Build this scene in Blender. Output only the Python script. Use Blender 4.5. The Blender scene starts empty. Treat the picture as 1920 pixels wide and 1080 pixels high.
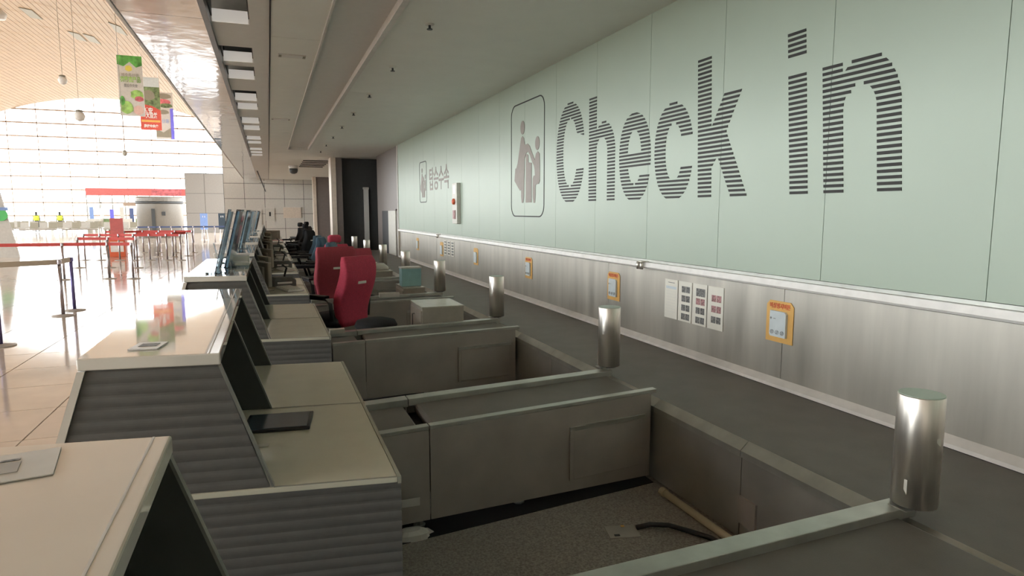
import bpy, math, random
from mathutils import Vector, Matrix
random.seed(7)
sc = bpy.context.scene
COL = sc.collection
PI = math.pi
FZ = -0.16                                    # floor level

# ------------------------------------------------------------------ camera
cam_d = bpy.data.cameras.new('camera'); cam = bpy.data.objects.new('camera', cam_d); COL.objects.link(cam)
cam_d.sensor_width = 36.0; cam_d.lens = 1200.0 / 1920.0 * 36.0
cam_d.clip_start = 0.05; cam_d.clip_end = 600
_p = math.atan2(143, 1200.0); _y = math.atan2(457 * math.cos(_p), 1200.0)
cam.location = (0, 0, 1.593)
cam.rotation_euler = (PI / 2 - _p, 0, -_y)
sc.camera = cam

# ------------------------------------------------------------------ world, exposure
w = bpy.data.worlds.new('daylight'); sc.world = w; w.use_nodes = True
bg = w.node_tree.nodes['Background']
bg.inputs[0].default_value = (0.985, 1.0, 1.0, 1); bg.inputs[1].default_value = 7.5
sc.view_settings.view_transform = 'Standard'
sc.view_settings.look = 'None'
sc.view_settings.gamma = 1.0
sc.view_settings.use_curve_mapping = False
sc.view_settings.exposure = 0.0
try:
    sc.cycles.max_bounces = 10; sc.cycles.diffuse_bounces = 6; sc.cycles.glossy_bounces = 4
    sc.cycles.transparent_max_bounces = 12
except Exception: pass

# ------------------------------------------------------------------ materials
def new_mat(name):
    m = bpy.data.materials.new(name); m.use_nodes = True
    nt = m.node_tree; b = nt.nodes['Principled BSDF']
    return m, nt, b
def mat(name, col, rough=0.5, metal=0.0, var=0.06, scale=12.0, bump=0.0, bscale=60.0, stretch=None, emit=0.0, spec=None, coat=0.0, rvar=0.0):
    m, nt, b = new_mat(name)
    tc = nt.nodes.new('ShaderNodeTexCoord'); mp = nt.nodes.new('ShaderNodeMapping')
    nt.links.new(tc.outputs['Object'], mp.inputs['Vector'])
    if stretch: mp.inputs['Scale'].default_value = stretch
    n = nt.nodes.new('ShaderNodeTexNoise'); n.inputs['Scale'].default_value = scale; n.inputs['Detail'].default_value = 4
    nt.links.new(mp.outputs[0], n.inputs['Vector'])
    r = nt.nodes.new('ShaderNodeValToRGB')
    r.color_ramp.elements[0].position = 0.3; r.color_ramp.elements[1].position = 0.7
    lo = [max(0, c * (1 - var)) for c in col]; hi = [min(1, c * (1 + var)) for c in col]
    r.color_ramp.elements[0].color = (*lo, 1); r.color_ramp.elements[1].color = (*hi, 1)
    nt.links.new(n.outputs['Fac'], r.inputs[0]); nt.links.new(r.outputs[0], b.inputs['Base Color'])
    b.inputs['Roughness'].default_value = rough; b.inputs['Metallic'].default_value = metal
    if rvar:
        mr = nt.nodes.new('ShaderNodeMapRange'); mr.inputs[3].default_value = max(0.02, rough - rvar); mr.inputs[4].default_value = rough + rvar
        nt.links.new(n.outputs['Fac'], mr.inputs[0]); nt.links.new(mr.outputs[0], b.inputs['Roughness'])
    if spec is not None: b.inputs['Specular IOR Level'].default_value = spec
    if coat: b.inputs['Coat Weight'].default_value = coat; b.inputs['Coat Roughness'].default_value = 0.05
    if bump:
        n2 = nt.nodes.new('ShaderNodeTexNoise'); n2.inputs['Scale'].default_value = bscale; n2.inputs['Detail'].default_value = 3
        nt.links.new(mp.outputs[0], n2.inputs['Vector'])
        bp = nt.nodes.new('ShaderNodeBump'); bp.inputs['Strength'].default_value = bump; bp.inputs['Distance'].default_value = 0.01
        nt.links.new(n2.outputs['Fac'], bp.inputs['Height']); nt.links.new(bp.outputs[0], b.inputs['Normal'])
    if emit:
        b.inputs['Emission Color'].default_value = (*col, 1); b.inputs['Emission Strength'].default_value = emit
    return m
def glass_mat(name, tint, mix=0.12, rough=0.02):
    m = bpy.data.materials.new(name); m.use_nodes = True; nt = m.node_tree
    for n in list(nt.nodes): nt.nodes.remove(n)
    out = nt.nodes.new('ShaderNodeOutputMaterial'); mx = nt.nodes.new('ShaderNodeMixShader')
    tr = nt.nodes.new('ShaderNodeBsdfTransparent'); gl = nt.nodes.new('ShaderNodeBsdfGlossy')
    fr = nt.nodes.new('ShaderNodeLayerWeight'); fr.inputs[0].default_value = mix
    tr.inputs[0].default_value = (*tint, 1); gl.inputs['Roughness'].default_value = rough
    nt.links.new(fr.outputs['Fresnel'], mx.inputs[0]); nt.links.new(tr.outputs[0], mx.inputs[1]); nt.links.new(gl.outputs[0], mx.inputs[2])
    nt.links.new(mx.outputs[0], out.inputs[0])
    return m
M = {}
M['floor'] = mat('polished_stone', (0.62, 0.535, 0.455), 0.09, var=0.05, scale=3, bump=0.02, bscale=2)
M['joint'] = mat('floor_joint', (0.35, 0.28, 0.23), 0.5)
M['carpet'] = mat('grey_carpet', (0.34, 0.315, 0.28), 0.95, var=0.35, scale=90, bump=0.6, bscale=300)
M['teal'] = mat('teal_glass_panel', (0.415, 0.49, 0.41), 0.36, var=0.015, scale=2, spec=0.35)
M['print'] = mat('dark_print', (0.035, 0.033, 0.031), 0.5, var=0.05, spec=0.2)
M['print_pale'] = mat('grey_brown_print', (0.27, 0.23, 0.20), 0.45, var=0.05, spec=0.3)
M['steel'] = mat('brushed_steel', (0.52, 0.495, 0.44), 0.42, 0.75, var=0.13, scale=2.2, stretch=(1.0, 3.2, 0.35), rvar=0.10, bump=0.05, bscale=30)
M['steel_dark'] = mat('dull_steel', (0.43, 0.40, 0.365), 0.5, 0.35, var=0.12, scale=3.0, rvar=0.08)
M['steel_rail'] = mat('rail_steel', (0.52, 0.53, 0.49), 0.38, 0.8, var=0.12, scale=7, rvar=0.08)
M['chrome'] = mat('polished_steel', (0.78, 0.74, 0.68), 0.36, 0.95, var=0.10, scale=30, stretch=(1, 1, 0.05))
M['belt'] = mat('rubber_belt', (0.16, 0.147, 0.13), 0.55, var=0.08, scale=5, bump=0.08, bscale=200)
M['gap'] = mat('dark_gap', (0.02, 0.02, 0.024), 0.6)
M['counter'] = mat('cream_counter', (0.80, 0.77, 0.70), 0.02, var=0.02, scale=6, spec=0.9, coat=0.7)
M['clad'] = mat('cream_cladding', (0.76, 0.72, 0.65), 0.2, var=0.02)
M['ribbed'] = mat('charcoal_ribbed', (0.12, 0.118, 0.11), 0.6, var=0.06, scale=30)
M['niche'] = mat('niche_dark', (0.075, 0.08, 0.078), 0.35)
M['edge'] = mat('fin_edge', (0.30, 0.31, 0.28), 0.3, 0.4)
M['desk'] = mat('desk_laminate', (0.68, 0.66, 0.54), 0.06, var=0.03, scale=8, spec=0.6)
M['deskedge'] = mat('desk_edge', (0.50, 0.50, 0.42), 0.25, 0.3)
M['ceil'] = mat('ceiling_paint', (0.80, 0.80, 0.74), 0.55, var=0.02, scale=3)
M['ceil_grey'] = mat('ceiling_grey', (0.70, 0.685, 0.65), 0.6, var=0.02)
M['trim'] = mat('pale_trim', (0.70, 0.66, 0.62), 0.4)
M['soffit'] = mat('mirror_soffit', (0.80, 0.78, 0.78), 0.07, 0.95, var=0.02, bump=0.5, bscale=3.5, stretch=(1.0, 0.7, 1.0))
M['fascia_dark'] = mat('fascia_dark', (0.13, 0.125, 0.125), 0.35, 0.5)
M['boxdark'] = mat('light_box_dark', (0.04, 0.04, 0.038), 0.6)
M['boxglow'] = mat('light_box_daylit', (0.85, 0.80, 0.74), 0.5, emit=0.42)  # emission added, standing in for hall daylight on the white end boards
M['wood'] = mat('wood_ceiling', (0.40, 0.275, 0.165), 0.5, var=0.08, scale=2, stretch=(4, 0.2, 4))
M['wood_dark'] = mat('wood_gap', (0.50, 0.36, 0.24), 0.7)
M['vent'] = mat('vent_grey', (0.27, 0.25, 0.19), 0.5)
M['white'] = mat('white_paint', (0.8, 0.78, 0.75), 0.4)
M['offwhite'] = mat('offwhite_paint', (0.62, 0.60, 0.54), 0.4)
M['mullion'] = mat('mullion', (0.40, 0.30, 0.23), 0.4)
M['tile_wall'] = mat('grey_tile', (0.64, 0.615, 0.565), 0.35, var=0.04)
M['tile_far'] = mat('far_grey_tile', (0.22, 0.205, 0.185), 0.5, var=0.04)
M['steel_rim'] = mat('rim_steel', (0.46, 0.455, 0.42), 0.4, 0.6, var=0.12, scale=3, rvar=0.06)
M['brown'] = mat('brown_panel', (0.20, 0.17, 0.155), 0.4, var=0.06)
M['charwall'] = mat('charcoal_wall', (0.055, 0.06, 0.062), 0.5)
M['cream_col'] = mat('cream_column', (0.72, 0.62, 0.52), 0.35)
M['red'] = mat('red_fabric', (0.56, 0.055, 0.105), 0.75, var=0.1, scale=50, bump=0.25, bscale=250)
M['red_dark'] = mat('crimson_fabric', (0.38, 0.05, 0.075), 0.75, var=0.1, scale=50, bump=0.25, bscale=250)
M['blue'] = mat('blue_fabric', (0.07, 0.13, 0.19), 0.75, var=0.1, scale=50)
M['black'] = mat('black_plastic', (0.022, 0.023, 0.025), 0.4)
M['blackfab'] = mat('black_fabric', (0.018, 0.019, 0.022), 0.85, var=0.2, scale=80)
M['belt_red'] = mat('red_webbing', (0.55, 0.06, 0.05), 0.6)
M['belt_beige'] = mat('beige_webbing', (0.50, 0.42, 0.33), 0.6)
M['belt_blue'] = mat('blue_webbing', (0.09, 0.13, 0.28), 0.6)
M['post'] = mat('post_steel', (0.42, 0.38, 0.40), 0.25, 0.9)
M['post_blue'] = mat('post_blue', (0.14, 0.12, 0.30), 0.3, 0.4)
M['shopred'] = mat('shop_red', (0.62, 0.16, 0.15), 0.5)
M['kiosk'] = mat('kiosk_shell', (0.20, 0.185, 0.16), 0.35)
M['green'] = mat('green_sign', (0.10, 0.55, 0.15), 0.4)
M['bluep'] = mat('blue_poster', (0.22, 0.33, 0.62), 0.4)
M['monitor'] = mat('beige_plastic', (0.34, 0.31, 0.25), 0.5)
M['screen'] = mat('screen_dark', (0.05, 0.07, 0.09), 0.15)
M['paper'] = mat('paper', (0.78, 0.76, 0.68), 0.6, var=0.02)
M['yellow'] = mat('yellow_plate', (0.72, 0.42, 0.12), 0.45, var=0.06)
M['paleblue'] = mat('pale_blue_card', (0.60, 0.66, 0.68), 0.4)
M['orange'] = mat('orange_red', (0.70, 0.13, 0.05), 0.5)
M['photo_grey'] = mat('photo_grey', (0.16, 0.16, 0.155), 0.5, var=0.8, scale=90)
M['photo_pink'] = mat('photo_pink', (0.38, 0.20, 0.20), 0.5, var=0.7, scale=90)
M['pipe'] = mat('cream_pipe', (0.62, 0.55, 0.38), 0.4)
M['teal_bin'] = mat('teal_plastic', (0.30, 0.52, 0.52), 0.3)
M['boxbeige'] = mat('beige_box', (0.46, 0.43, 0.37), 0.4)
M['boxtop'] = mat('beige_box_top', (0.55, 0.54, 0.46), 0.25)
M['acrylic'] = glass_mat('clear_acrylic', (0.72, 0.82, 0.88), 0.25)
M['poster_b'] = mat('sign_blue_print', (0.30, 0.43, 0.53), 0.12, var=0.3, scale=14, coat=0.5)
M['glass'] = glass_mat('window_glass', (0.96, 0.97, 0.97), 0.06)
M['apron'] = mat('apron_concrete', (0.55, 0.54, 0.50), 0.8)
M['haze_build'] = mat('far_building', (0.75, 0.73, 0.68), 0.8)
M['skin'] = mat('skin', (0.55, 0.36, 0.27), 0.6)
M['hivis'] = mat('yellow_vest', (0.62, 0.72, 0.08), 0.6)
M['seatgrey'] = mat('seat_grey', (0.42, 0.40, 0.36), 0.5)

# ------------------------------------------------------------------ mesh builder
class MB:
    def __init__(s): s.v = []; s.f = []; s.mi = []; s.cur = 0
    def face(s, idx): s.f.append(idx); s.mi.append(s.cur)
    def box(s, x0, x1, y0, y1, z0, z1):
        b = len(s.v)
        s.v += [(x0,y0,z0),(x1,y0,z0),(x1,y1,z0),(x0,y1,z0),(x0,y0,z1),(x1,y0,z1),(x1,y1,z1),(x0,y1,z1)]
        for q in ((0,3,2,1),(4,5,6,7),(0,1,5,4),(1,2,6,5),(2,3,7,6),(3,0,4,7)): s.face([b+i for i in q])
        return s
    def obox(s, c, sx, sy, sz, rz=0.0, rx=0.0, ry=0.0):
        R = Matrix.Rotation(rz,3,'Z') @ Matrix.Rotation(ry,3,'Y') @ Matrix.Rotation(rx,3,'X')
        b = len(s.v); c = Vector(c)
        for z in (-.5,.5):
            for (x,y) in ((-.5,-.5),(.5,-.5),(.5,.5),(-.5,.5)):
                s.v.append(tuple(c + R @ Vector((x*sx,y*sy,z*sz))))
        for q in ((0,3,2,1),(4,5,6,7),(0,1,5,4),(1,2,6,5),(2,3,7,6),(3,0,4,7)): s.face([b+i for i in q])
        return s
    def prism(s, poly, a, b_, axis='y'):
        # poly of (u,v): axis y -> (x,z); axis x -> (y,z); axis z -> (x,y)
        def P(u, v, t): return {'y': (u,t,v), 'x': (t,u,v), 'z': (u,v,t)}[axis]
        n = len(poly); b = len(s.v)
        s.v += [P(u,v,a) for u,v in poly] + [P(u,v,b_) for u,v in poly]
        s.face(list(range(b, b+n))); s.face([b+n+i for i in range(n)][::-1])
        for i in range(n):
            j = (i+1) % n; s.face([b+i, b+n+i, b+n+j, b+j])
        return s
    def rings(s, rings, cap=True, closed=True):
        b = len(s.v); n = len(rings[0])
        for r in rings: s.v += [tuple(p) for p in r]
        for k in range(len(rings)-1):
            for i in range(n if closed else n-1):
                j = (i+1) % n
                s.face([b+k*n+i, b+k*n+j, b+(k+1)*n+j, b+(k+1)*n+i])
        if cap:
            s.face([b+i for i in range(n)][::-1]); s.face([b+(len(rings)-1)*n+i for i in range(n)])
        return s
    def lathe(s, prof, c=(0,0,0), n=24):
        rr = []
        for (r, z) in prof:
            rr.append([(c[0]+r*math.cos(2*PI*i/n), c[1]+r*math.sin(2*PI*i/n), c[2]+z) for i in range(n)])
        return s.rings(rr)
    def tube(s, pts, r, n=8):
        pts = [Vector(p) for p in pts]; rr = []
        for k, p in enumerate(pts):
            t = (pts[min(k+1,len(pts)-1)] - pts[max(k-1,0)]).normalized()
            up = Vector((0,0,1)) if abs(t.z) < 0.9 else Vector((0,1,0))
            a = t.cross(up).normalized(); b2 = t.cross(a).normalized()
            rad = r if not isinstance(r, (list,tuple)) else r[k]
            rr.append([p + (a*math.cos(2*PI*i/n) + b2*math.sin(2*PI*i/n))*rad for i in range(n)])
        return s.rings(rr)
    def loft(s, secs, n=16, e=0.5):
        # secs: (cx, cy, z, hw, hd); superellipse cross-sections
        rr = []
        for (cx, cy, z, hw, hd) in secs:
            ring = []
            for i in range(n):
                t = 2*PI*(i+0.5)/n; c_, s_ = math.cos(t), math.sin(t)
                ring.append((cx + hw*math.copysign(abs(c_)**e, c_), cy + hd*math.copysign(abs(s_)**e, s_), z))
            rr.append(ring)
        return s.rings(rr)
    def shear(s, k, x0):
        s.v = [(x, y + k*(x-x0), z) for x,y,z in s.v]; return s
    def build(s, name, mats, parent=None, smooth=False, bevel=0.0, loc=None):
        me = bpy.data.meshes.new(name); me.from_pydata([tuple(v) for v in s.v], [], s.f)
        if not isinstance(mats, (list,tuple)): mats = [mats]
        for m in mats: me.materials.append(m)
        me.polygons.foreach_set('material_index', s.mi)
        if smooth: me.polygons.foreach_set('use_smooth', [True]*len(s.f))
        me.update()
        o = bpy.data.objects.new(name, me); COL.objects.link(o)
        if parent is not None: o.parent = parent
        if loc is not None: o.location = loc
        if bevel:
            md = o.modifiers.new('bevel', 'BEVEL'); md.width = bevel; md.segments = 2; md.limit_method = 'ANGLE'
        if smooth == 'auto':
            try: me.shade_auto_smooth(use_auto_smooth=True) if False else None
            except Exception: pass
        return o
def flatcaps(o, ang=0.6):
    me = o.data
    for p in me.polygons:
        if len(p.vertices) > 4: p.use_smooth = False
    return o
def empty(name, loc=(0,0,0), rz=0.0):
    o = bpy.data.objects.new(name, None); COL.objects.link(o); o.location = loc; o.rotation_euler = (0,0,rz)
    o.empty_display_size = 0.1
    return o
def tag(o, label, cat=None, group=None, kind=None):
    if label: o['label'] = label
    if cat: o['category'] = cat
    if group: o['group'] = group
    if kind: o['kind'] = kind
    return o
def struct(o, label=None, cat=None):
    o['kind'] = 'structure'
    if label: o['label'] = label
    if cat: o['category'] = cat
    return o
def copy_tree(o, parent=None, loc=None, rz=None, label=None):
    c = o.copy(); COL.objects.link(c); c.parent = parent
    if loc is not None: c.location = loc
    if rz is not None: c.rotation_euler = (0,0,rz)
    if label: c['label'] = label
    for ch in o.children: copy_tree(ch, c)
    return c
def piece(src, loc, parent):
    c = src.copy(); COL.objects.link(c); c.location = loc; c.parent = parent; return c
def text_mesh(body, size, m, name, parent, Mx, bold=0.0, extrude=0.001, width=None):
    cu = bpy.data.curves.new('t', 'FONT'); cu.body = body; cu.size = size; cu.offset = bold; cu.extrude = extrude
    cu.align_x = 'CENTER'; cu.align_y = 'CENTER'; cu.resolution_u = 3
    ob = bpy.data.objects.new('t', cu); COL.objects.link(ob)
    bpy.context.view_layer.update()
    dg = bpy.context.evaluated_depsgraph_get()
    me = bpy.data.meshes.new_from_object(ob.evaluated_get(dg)); bpy.data.objects.remove(ob); bpy.data.curves.remove(cu)
    if width and len(me.vertices):
        xs = [v.co.x for v in me.vertices]; k = width / max(1e-6, max(xs)-min(xs)); 
        for v in me.vertices: v.co.x *= k
    me.transform(Mx); me.name = name
    me.materials.clear(); me.materials.append(m)
    o = bpy.data.objects.new(name, me); COL.objects.link(o)
    if parent is not None: o.parent = parent
    return o
# text on the x = const wall read from -x : right direction is -y, up is z
def wall_M(x, y, z): return Matrix(((0,0,-1,x),(-1,0,0,y),(0,1,0,z),(0,0,0,1)))
# text on a y = const face read from -y : right is +x, up is z
def face_M(x, y, z): return Matrix(((1,0,0,x),(0,0,-1,y),(0,1,0,z),(0,0,0,1)))

ORD = ['nearest','second','third','fourth','fifth','sixth','seventh','eighth','ninth','tenth','eleventh','twelfth']
CZ = 3.37; WX = 3.31; SX0 = -1.18; SX1 = -0.50

# ================================================================== STRUCTURE
# ---- hall floor with single stone tiles near, one slab with joints beyond
fl = struct(empty('floor'), 'polished peach stone floor of the departure hall')
base = MB().box(-60, 12, -30, 95, FZ-0.3, FZ-0.012).build('floor_bed', M['joint'], fl)
TS = 0.90
tile = None
X0, Y0 = -0.95, 2.2
far_fl = MB()
for i in range(7):
    for j in range(14):
        x1 = X0 - i*TS; x0 = x1 - TS; y0 = Y0 + j*TS
        if tile is None:
            tile = MB().box(0.006, TS-0.006, 0.006, TS-0.006, -0.02, 0).build('floor_tile', M['floor'], fl, loc=(x0, y0, FZ))
        else: piece(tile, (x0, y0, FZ), fl)
def fill(x0, x1, y0, y1, n=TS):
    y = y0
    while y < y1 - 1e-3:
        x = x0; h = min(n, y1-y)
        while x < x1 - 1e-3:
            ww = min(n, x1-x)
            far_fl.box(x+0.006, x+ww-0.006, y+0.006, y+h-0.006, FZ-0.02, FZ); x += n
        y += n
fill(X0-7*TS-27*TS, X0-7*TS, -12.2, 80)
fill(X0-7*TS, X0, Y0+14*TS, 80)
fill(X0-7*TS, X0, -12.2, Y0)
fill(X0, X0+6*TS, 22.0, 80)
o = far_fl.build('floor_tiling', M['floor'], fl); o['kind'] = 'stuff'
# carpet of the staff side
cp = struct(MB().box(-0.95, 3.6, -6.2, 22.0, FZ-0.05, FZ).build('floor_carpet', M['carpet']), 'dark grey carpet behind the check-in counters')

# ---- canopy ceiling over the counters
ce = struct(empty('ceiling'), 'low pale grey ceiling over the check-in counters')
holes = [(3.6,4.3),(5.9,6.86),(7.79,8.55),(8.78,9.62),(10.5,11.43),(11.66,12.36),(13.35,14.27),(14.6,15.4),(16.6,17.4),(17.75,18.4),(19.6,20.3),(20.7,21.3),(21.7,22.3)]
HX0, HX1 = -0.43, -0.09
TC = 0.05
pan = MB()
y = -6.2
for (a, b) in holes:
    pan.box(HX0, HX1, y, a, CZ, CZ+TC); y = b
pan.box(HX0, HX1, y, 38, CZ, CZ+TC)
pan.build('ceiling_strip', M['ceil_grey'], ce)
MB().box(-0.48, HX0, -6.2, 22.3, CZ-0.045, CZ+0.1).build('edge_channel', M['fascia_dark'], ce)
MB().box(-0.48, HX0, 22.3, 38, CZ, CZ+0.05).build('edge_channel', M['ceil_grey'], ce)
MB().box(HX1, 0.085, -6.2, 38, CZ, CZ+TC).build('ceiling_strip', M['ceil_grey'], ce)
# big ceiling boards with open joints
ys = [-6.2,-1.2,1.6,4.4,7.2,10.0,12.8,15.6,18.4,21.2,24,26.8,29.6,32.4,35.2,38]
for a, b in zip(ys[:-1], ys[1:]):
    MB().box(0.095, 0.60, a+0.004, b-0.004, CZ-0.004, CZ+TC).build('ceiling_panel', M['ceil'], ce)
for a, b in zip(ys[:-1:5], ys[5::5]):
    MB().box(1.17, 7.6 if b > 20 else WX+0.15, a+0.002, b-0.002, CZ-0.004, CZ+TC).build('ceiling_panel', M['ceil'], ce)
# recessed grey strip with pale lips
MB().box(0.60, 1.17, -6.2, 19.6, CZ+0.05, CZ+0.09).build('recess_board', M['ceil_grey'], ce)
MB().box(0.60, 1.17, 19.6, 38, CZ-0.004, CZ+0.06).build('ceiling_panel', M['ceil'], ce)
for x0, x1 in ((0.585,0.605),(1.13,1.185)):
    MB().box(x0, x1, -6.2, 19.6, CZ-0.022, CZ+0.05).build('recess_lip', M['trim'], ce)
MB().box(0.605, 1.13, 19.55, 19.6, CZ-0.02, CZ+0.05).build('recess_lip', M['trim'], ce)
MB().box(0.083, 0.097, -6.2, 38, CZ-0.012, CZ+0.02).build('joint_trim', M['gap'], ce)
# slatted area far right
for k in range(5):
    MB().box(1.2, 2.1, 23.6+k*0.8, 23.66+k*0.8, CZ-0.03, CZ).build('ceiling_slat', M['gap'], ce)

# polished metal soffit along the hall side
so = struct(empty('ceiling_soffit'), 'polished wavy metal soffit along the canopy edge')
y = -6.0
while y < 37.8:
    b = min(y+1.6, 37.9)
    MB().box(SX0+0.01, -0.485, y+0.004, b-0.004, CZ, CZ+0.03).build('soffit_panel', M['soffit'], so); y = b
fa = struct(empty('trim_1'), 'pale metal fascia lip on the canopy edge')
MB().box(SX0-0.03, SX0, -6.2, 38, CZ-0.006, CZ+0.9).build('fascia', M['trim'], fa)
MB().box(SX0, SX0+0.010, -6.2, 38, CZ-0.002, CZ+0.02).build('fascia_joint', M['fascia_dark'], fa)
uw = struct(MB().box(SX0, SX0+0.3, -25, 38, CZ+0.9, 9.4).build('wall_upper', M['offwhite']), 'plain wall above the canopy')
struct(MB().box(SX0+0.3, 8, -6.2, 38, CZ+0.3, CZ+0.5).build('ceiling_deck', M['offwhite']))

# ---- right wall: teal panels above, steel cladding below
wr = struct(empty('wall_right'), 'wall of pale teal glass panels over brushed steel cladding')
MB().box(WX+0.03, WX+0.25, -6.2, 17.45, FZ, CZ+0.1).build('wall_core', M['gap'], wr)
seams = [2.11+1.025*k for k in range(-8, 15)]
seams = [-6.2] + seams + [17.45]
for a, b in zip(seams[:-1], seams[1:]):
    MB().box(WX, WX+0.03, a+0.002, b-0.002, 1.152, CZ+0.02).build('glass_panel', M['teal'], wr)
for k in range(-4, 6):
    a = 3.43 + 2.455*k; b = a + 2.455
    a = max(a, -6.2); b = min(b, 17.3)
    if b > a: MB().box(WX-0.002, WX+0.03, a+0.002, b-0.002, 0.40, 1.062).build('steel_panel', M['steel'], wr)
MB().box(WX-0.012, WX+0.03, -6.2, 17.3, 1.128, 1.150).build('cap_strip', M['steel_rail'], wr)
MB().prism([(WX-0.055,1.085),(WX-0.045,1.126),(WX+0.03,1.126),(WX+0.03,1.066),(WX-0.04,1.07)], -6.2, 17.3, 'y').build('bumper_rail', M['white'], wr)
MB().prism([(WX-0.055,0.375),(WX-0.05,0.395),(WX-0.004,0.43),(WX+0.01,0.43),(WX+0.01,0.375)], -6.2, 17.3, 'y').build('skirting_rail', M['trim'], wr)
MB().box(WX-0.05, WX+0.03, 17.3, 17.38, 0.37, 1.14).build('end_post', M['chrome'], wr)
MB().box(WX-0.02, WX+0.06, 17.42, 17.50, 1.15, CZ).build('corner_trim', M['trim'], wr)
# rail bracket
for yb in (5.17, 12.9):
    MB().lathe([(0.016,0),(0.016,0.07)], (WX-0.075, yb-0.03, 1.06), 10).lathe([(0.016,0),(0.016,0.07)], (WX-0.075, yb+0.03, 1.06), 10).box(WX-0.08, WX, yb-0.05, yb+0.05, 1.125, 1.135).build('rail_bracket', M['chrome'], wr, smooth=True)
# brown wall beyond, with pale door
bw = struct(empty('wall_back'), 'brown and charcoal walls at the end of the baggage belt')
MB().box(WX+0.03, WX+0.2, 17.52, 21.0, FZ, CZ).build('wall_panel', M['brown'], bw)
MB().box(2.12, 3.6, 22.4, 22.6, FZ, CZ).build('wall_panel', M['charwall'], bw)
MB().box(1.98, 2.14, 22.1, 22.9, FZ, CZ).build('column_face', M['cream_col'], bw)
MB().box(2.14, 2.34, 22.12, 22.4, FZ, CZ).build('column_side', M['brown'], bw)
MB().box(WX+0.03, 5, 21.0, 21.2, FZ, CZ).build('wall_panel', M['brown'], bw)
d1 = struct(empty('door_1'), 'narrow grey door in the charcoal wall')
MB().box(3.06, 3.22, 22.33, 22.4, FZ, 2.35).build('door_leaf', M['ceil_grey'], d1)
MB().box(3.04, 3.24, 22.36, 22.4, 2.35, 2.42).build('door_head', M['offwhite'], d1)
d2 = struct(empty('door_2'), 'low pale door in the brown wall')
MB().box(WX, WX+0.03, 17.95, 19.1, 0.36, 1.62).build('door_leaf', M['offwhite'], d2)
MB().box(WX+0.005, WX+0.03, 19.1, 20.2, 0.36, 1.62).build('door_recess', M['gap'], d2)
MB().box(WX-0.01, WX+0.03, 17.85, 20.25, 1.62, 1.67).build('door_head', M['brown'], d2)
pB = struct(empty('wall_pier'), 'brown pier with a cream edge further back')
MB().box(2.2, 2.36, 34.8, 35.4, FZ, CZ).build('column_face', M['cream_col'], pB)
MB().box(2.36, 4.4, 34.85, 35.2, FZ, CZ).build('wall_panel', M['brown'], pB)
# ---- end wall of grey tiles
ew = struct(empty('wall_end'), 'grey tiled end wall beyond the counters')
MB().box(-2.2, 8, 38.06, 38.4, FZ, 6.0).build('wall_core', M['gap'], ew)
for i in range(7):
    for j in range(6):
        MB().box(-2.19+i*1.02+0.01, -2.19+(i+1)*1.02-0.01, 38.0, 38.06, FZ+j*0.82+0.01, FZ+(j+1)*0.82-0.01).build('wall_tile', M['tile_wall'], ew)
lw = struct(empty('wall_hall_end'), 'grey tiled wall block left of the end wall')
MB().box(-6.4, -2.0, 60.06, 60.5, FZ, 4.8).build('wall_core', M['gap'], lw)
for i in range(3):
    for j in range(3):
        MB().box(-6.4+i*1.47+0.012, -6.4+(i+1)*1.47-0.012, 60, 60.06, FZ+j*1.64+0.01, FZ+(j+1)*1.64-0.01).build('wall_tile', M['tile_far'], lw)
struct(MB().box(SX0, 8, -6.4, -6.2, FZ, CZ+0.2).build('wall_behind', M['offwhite']))
struct(MB().box(-28, SX0, -13, -12.6, FZ, 13).build('wall_front', M['offwhite']))
struct(MB().box(4.9, 5.1, 17, 38, FZ, CZ+0.2).build('wall_far_right', M['brown']))

# ---- vaulted wood ceiling of the hall
VC, VR, VT = -15.5, 24.0, 13.4
def vz(x): return VT - (x-VC)**2/(2*VR)
va = struct(empty('ceiling_vault'), 'vaulted wood slat ceiling of the departure hall')
bk = MB(); N = 34
xs = [-27 + i*(27.0+SX0+0.3)/N for i in range(N+1)]
for i in range(N):
    x0, x1 = xs[i], xs[i+1]; b = len(bk.v)
    bk.v += [(x0,-13,vz(x0)+0.12),(x1,-13,vz(x1)+0.12),(x1,80,vz(x1)+0.12),(x0,80,vz(x0)+0.12)]; bk.face([b,b+1,b+2,b+3])
bk.build('vault_backing', M['wood_dark'], va)
sl = MB(); pitch = 0.36; x = -27
while x < SX0 - 0.1:
    x1 = x + pitch*0.92; b = len(sl.v)
    z0, z1 = vz(x), vz(x1)
    for yy in (-13, 80):
        sl.v += [(x,yy,z0),(x1,yy,z1),(x1,yy,z1+0.08),(x,yy,z0+0.08)]
    sl.face([b,b+1,b+5,b+4]); sl.face([b+1,b+2,b+6,b+5]); sl.face([b+3,b,b+4,b+7])
    x += pitch
o = sl.build('ceiling_slat', M['wood'], va); o['kind'] = 'stuff'
jr = MB()
for k in range(30):
    yy = -10 + k*3.0
    for i in range(N):
        x0, x1 = xs[i], xs[i+1]; b = len(jr.v)
        jr.v += [(x0,yy,vz(x0)-0.01),(x1,yy,vz(x1)-0.01),(x1,yy+0.10,vz(x1)-0.01),(x0,yy+0.10,vz(x0)-0.01)]; jr.face([b,b+1,b+2,b+3])
o = jr.build('cross_joint', M['wood_dark'], va); o['kind'] = 'stuff'
# square vents in the vault
for k, (x, y) in enumerate([(-12.6,46.9),(-11.2,50.8),(-10.3,50.4),(-7.7,44.2)]):
    MB().obox((x, y, vz(x)-0.03), 0.62, 2.0, 0.04, ry=math.atan((x-VC)/VR)).build('ceiling_vent', M['vent'], va)

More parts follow.
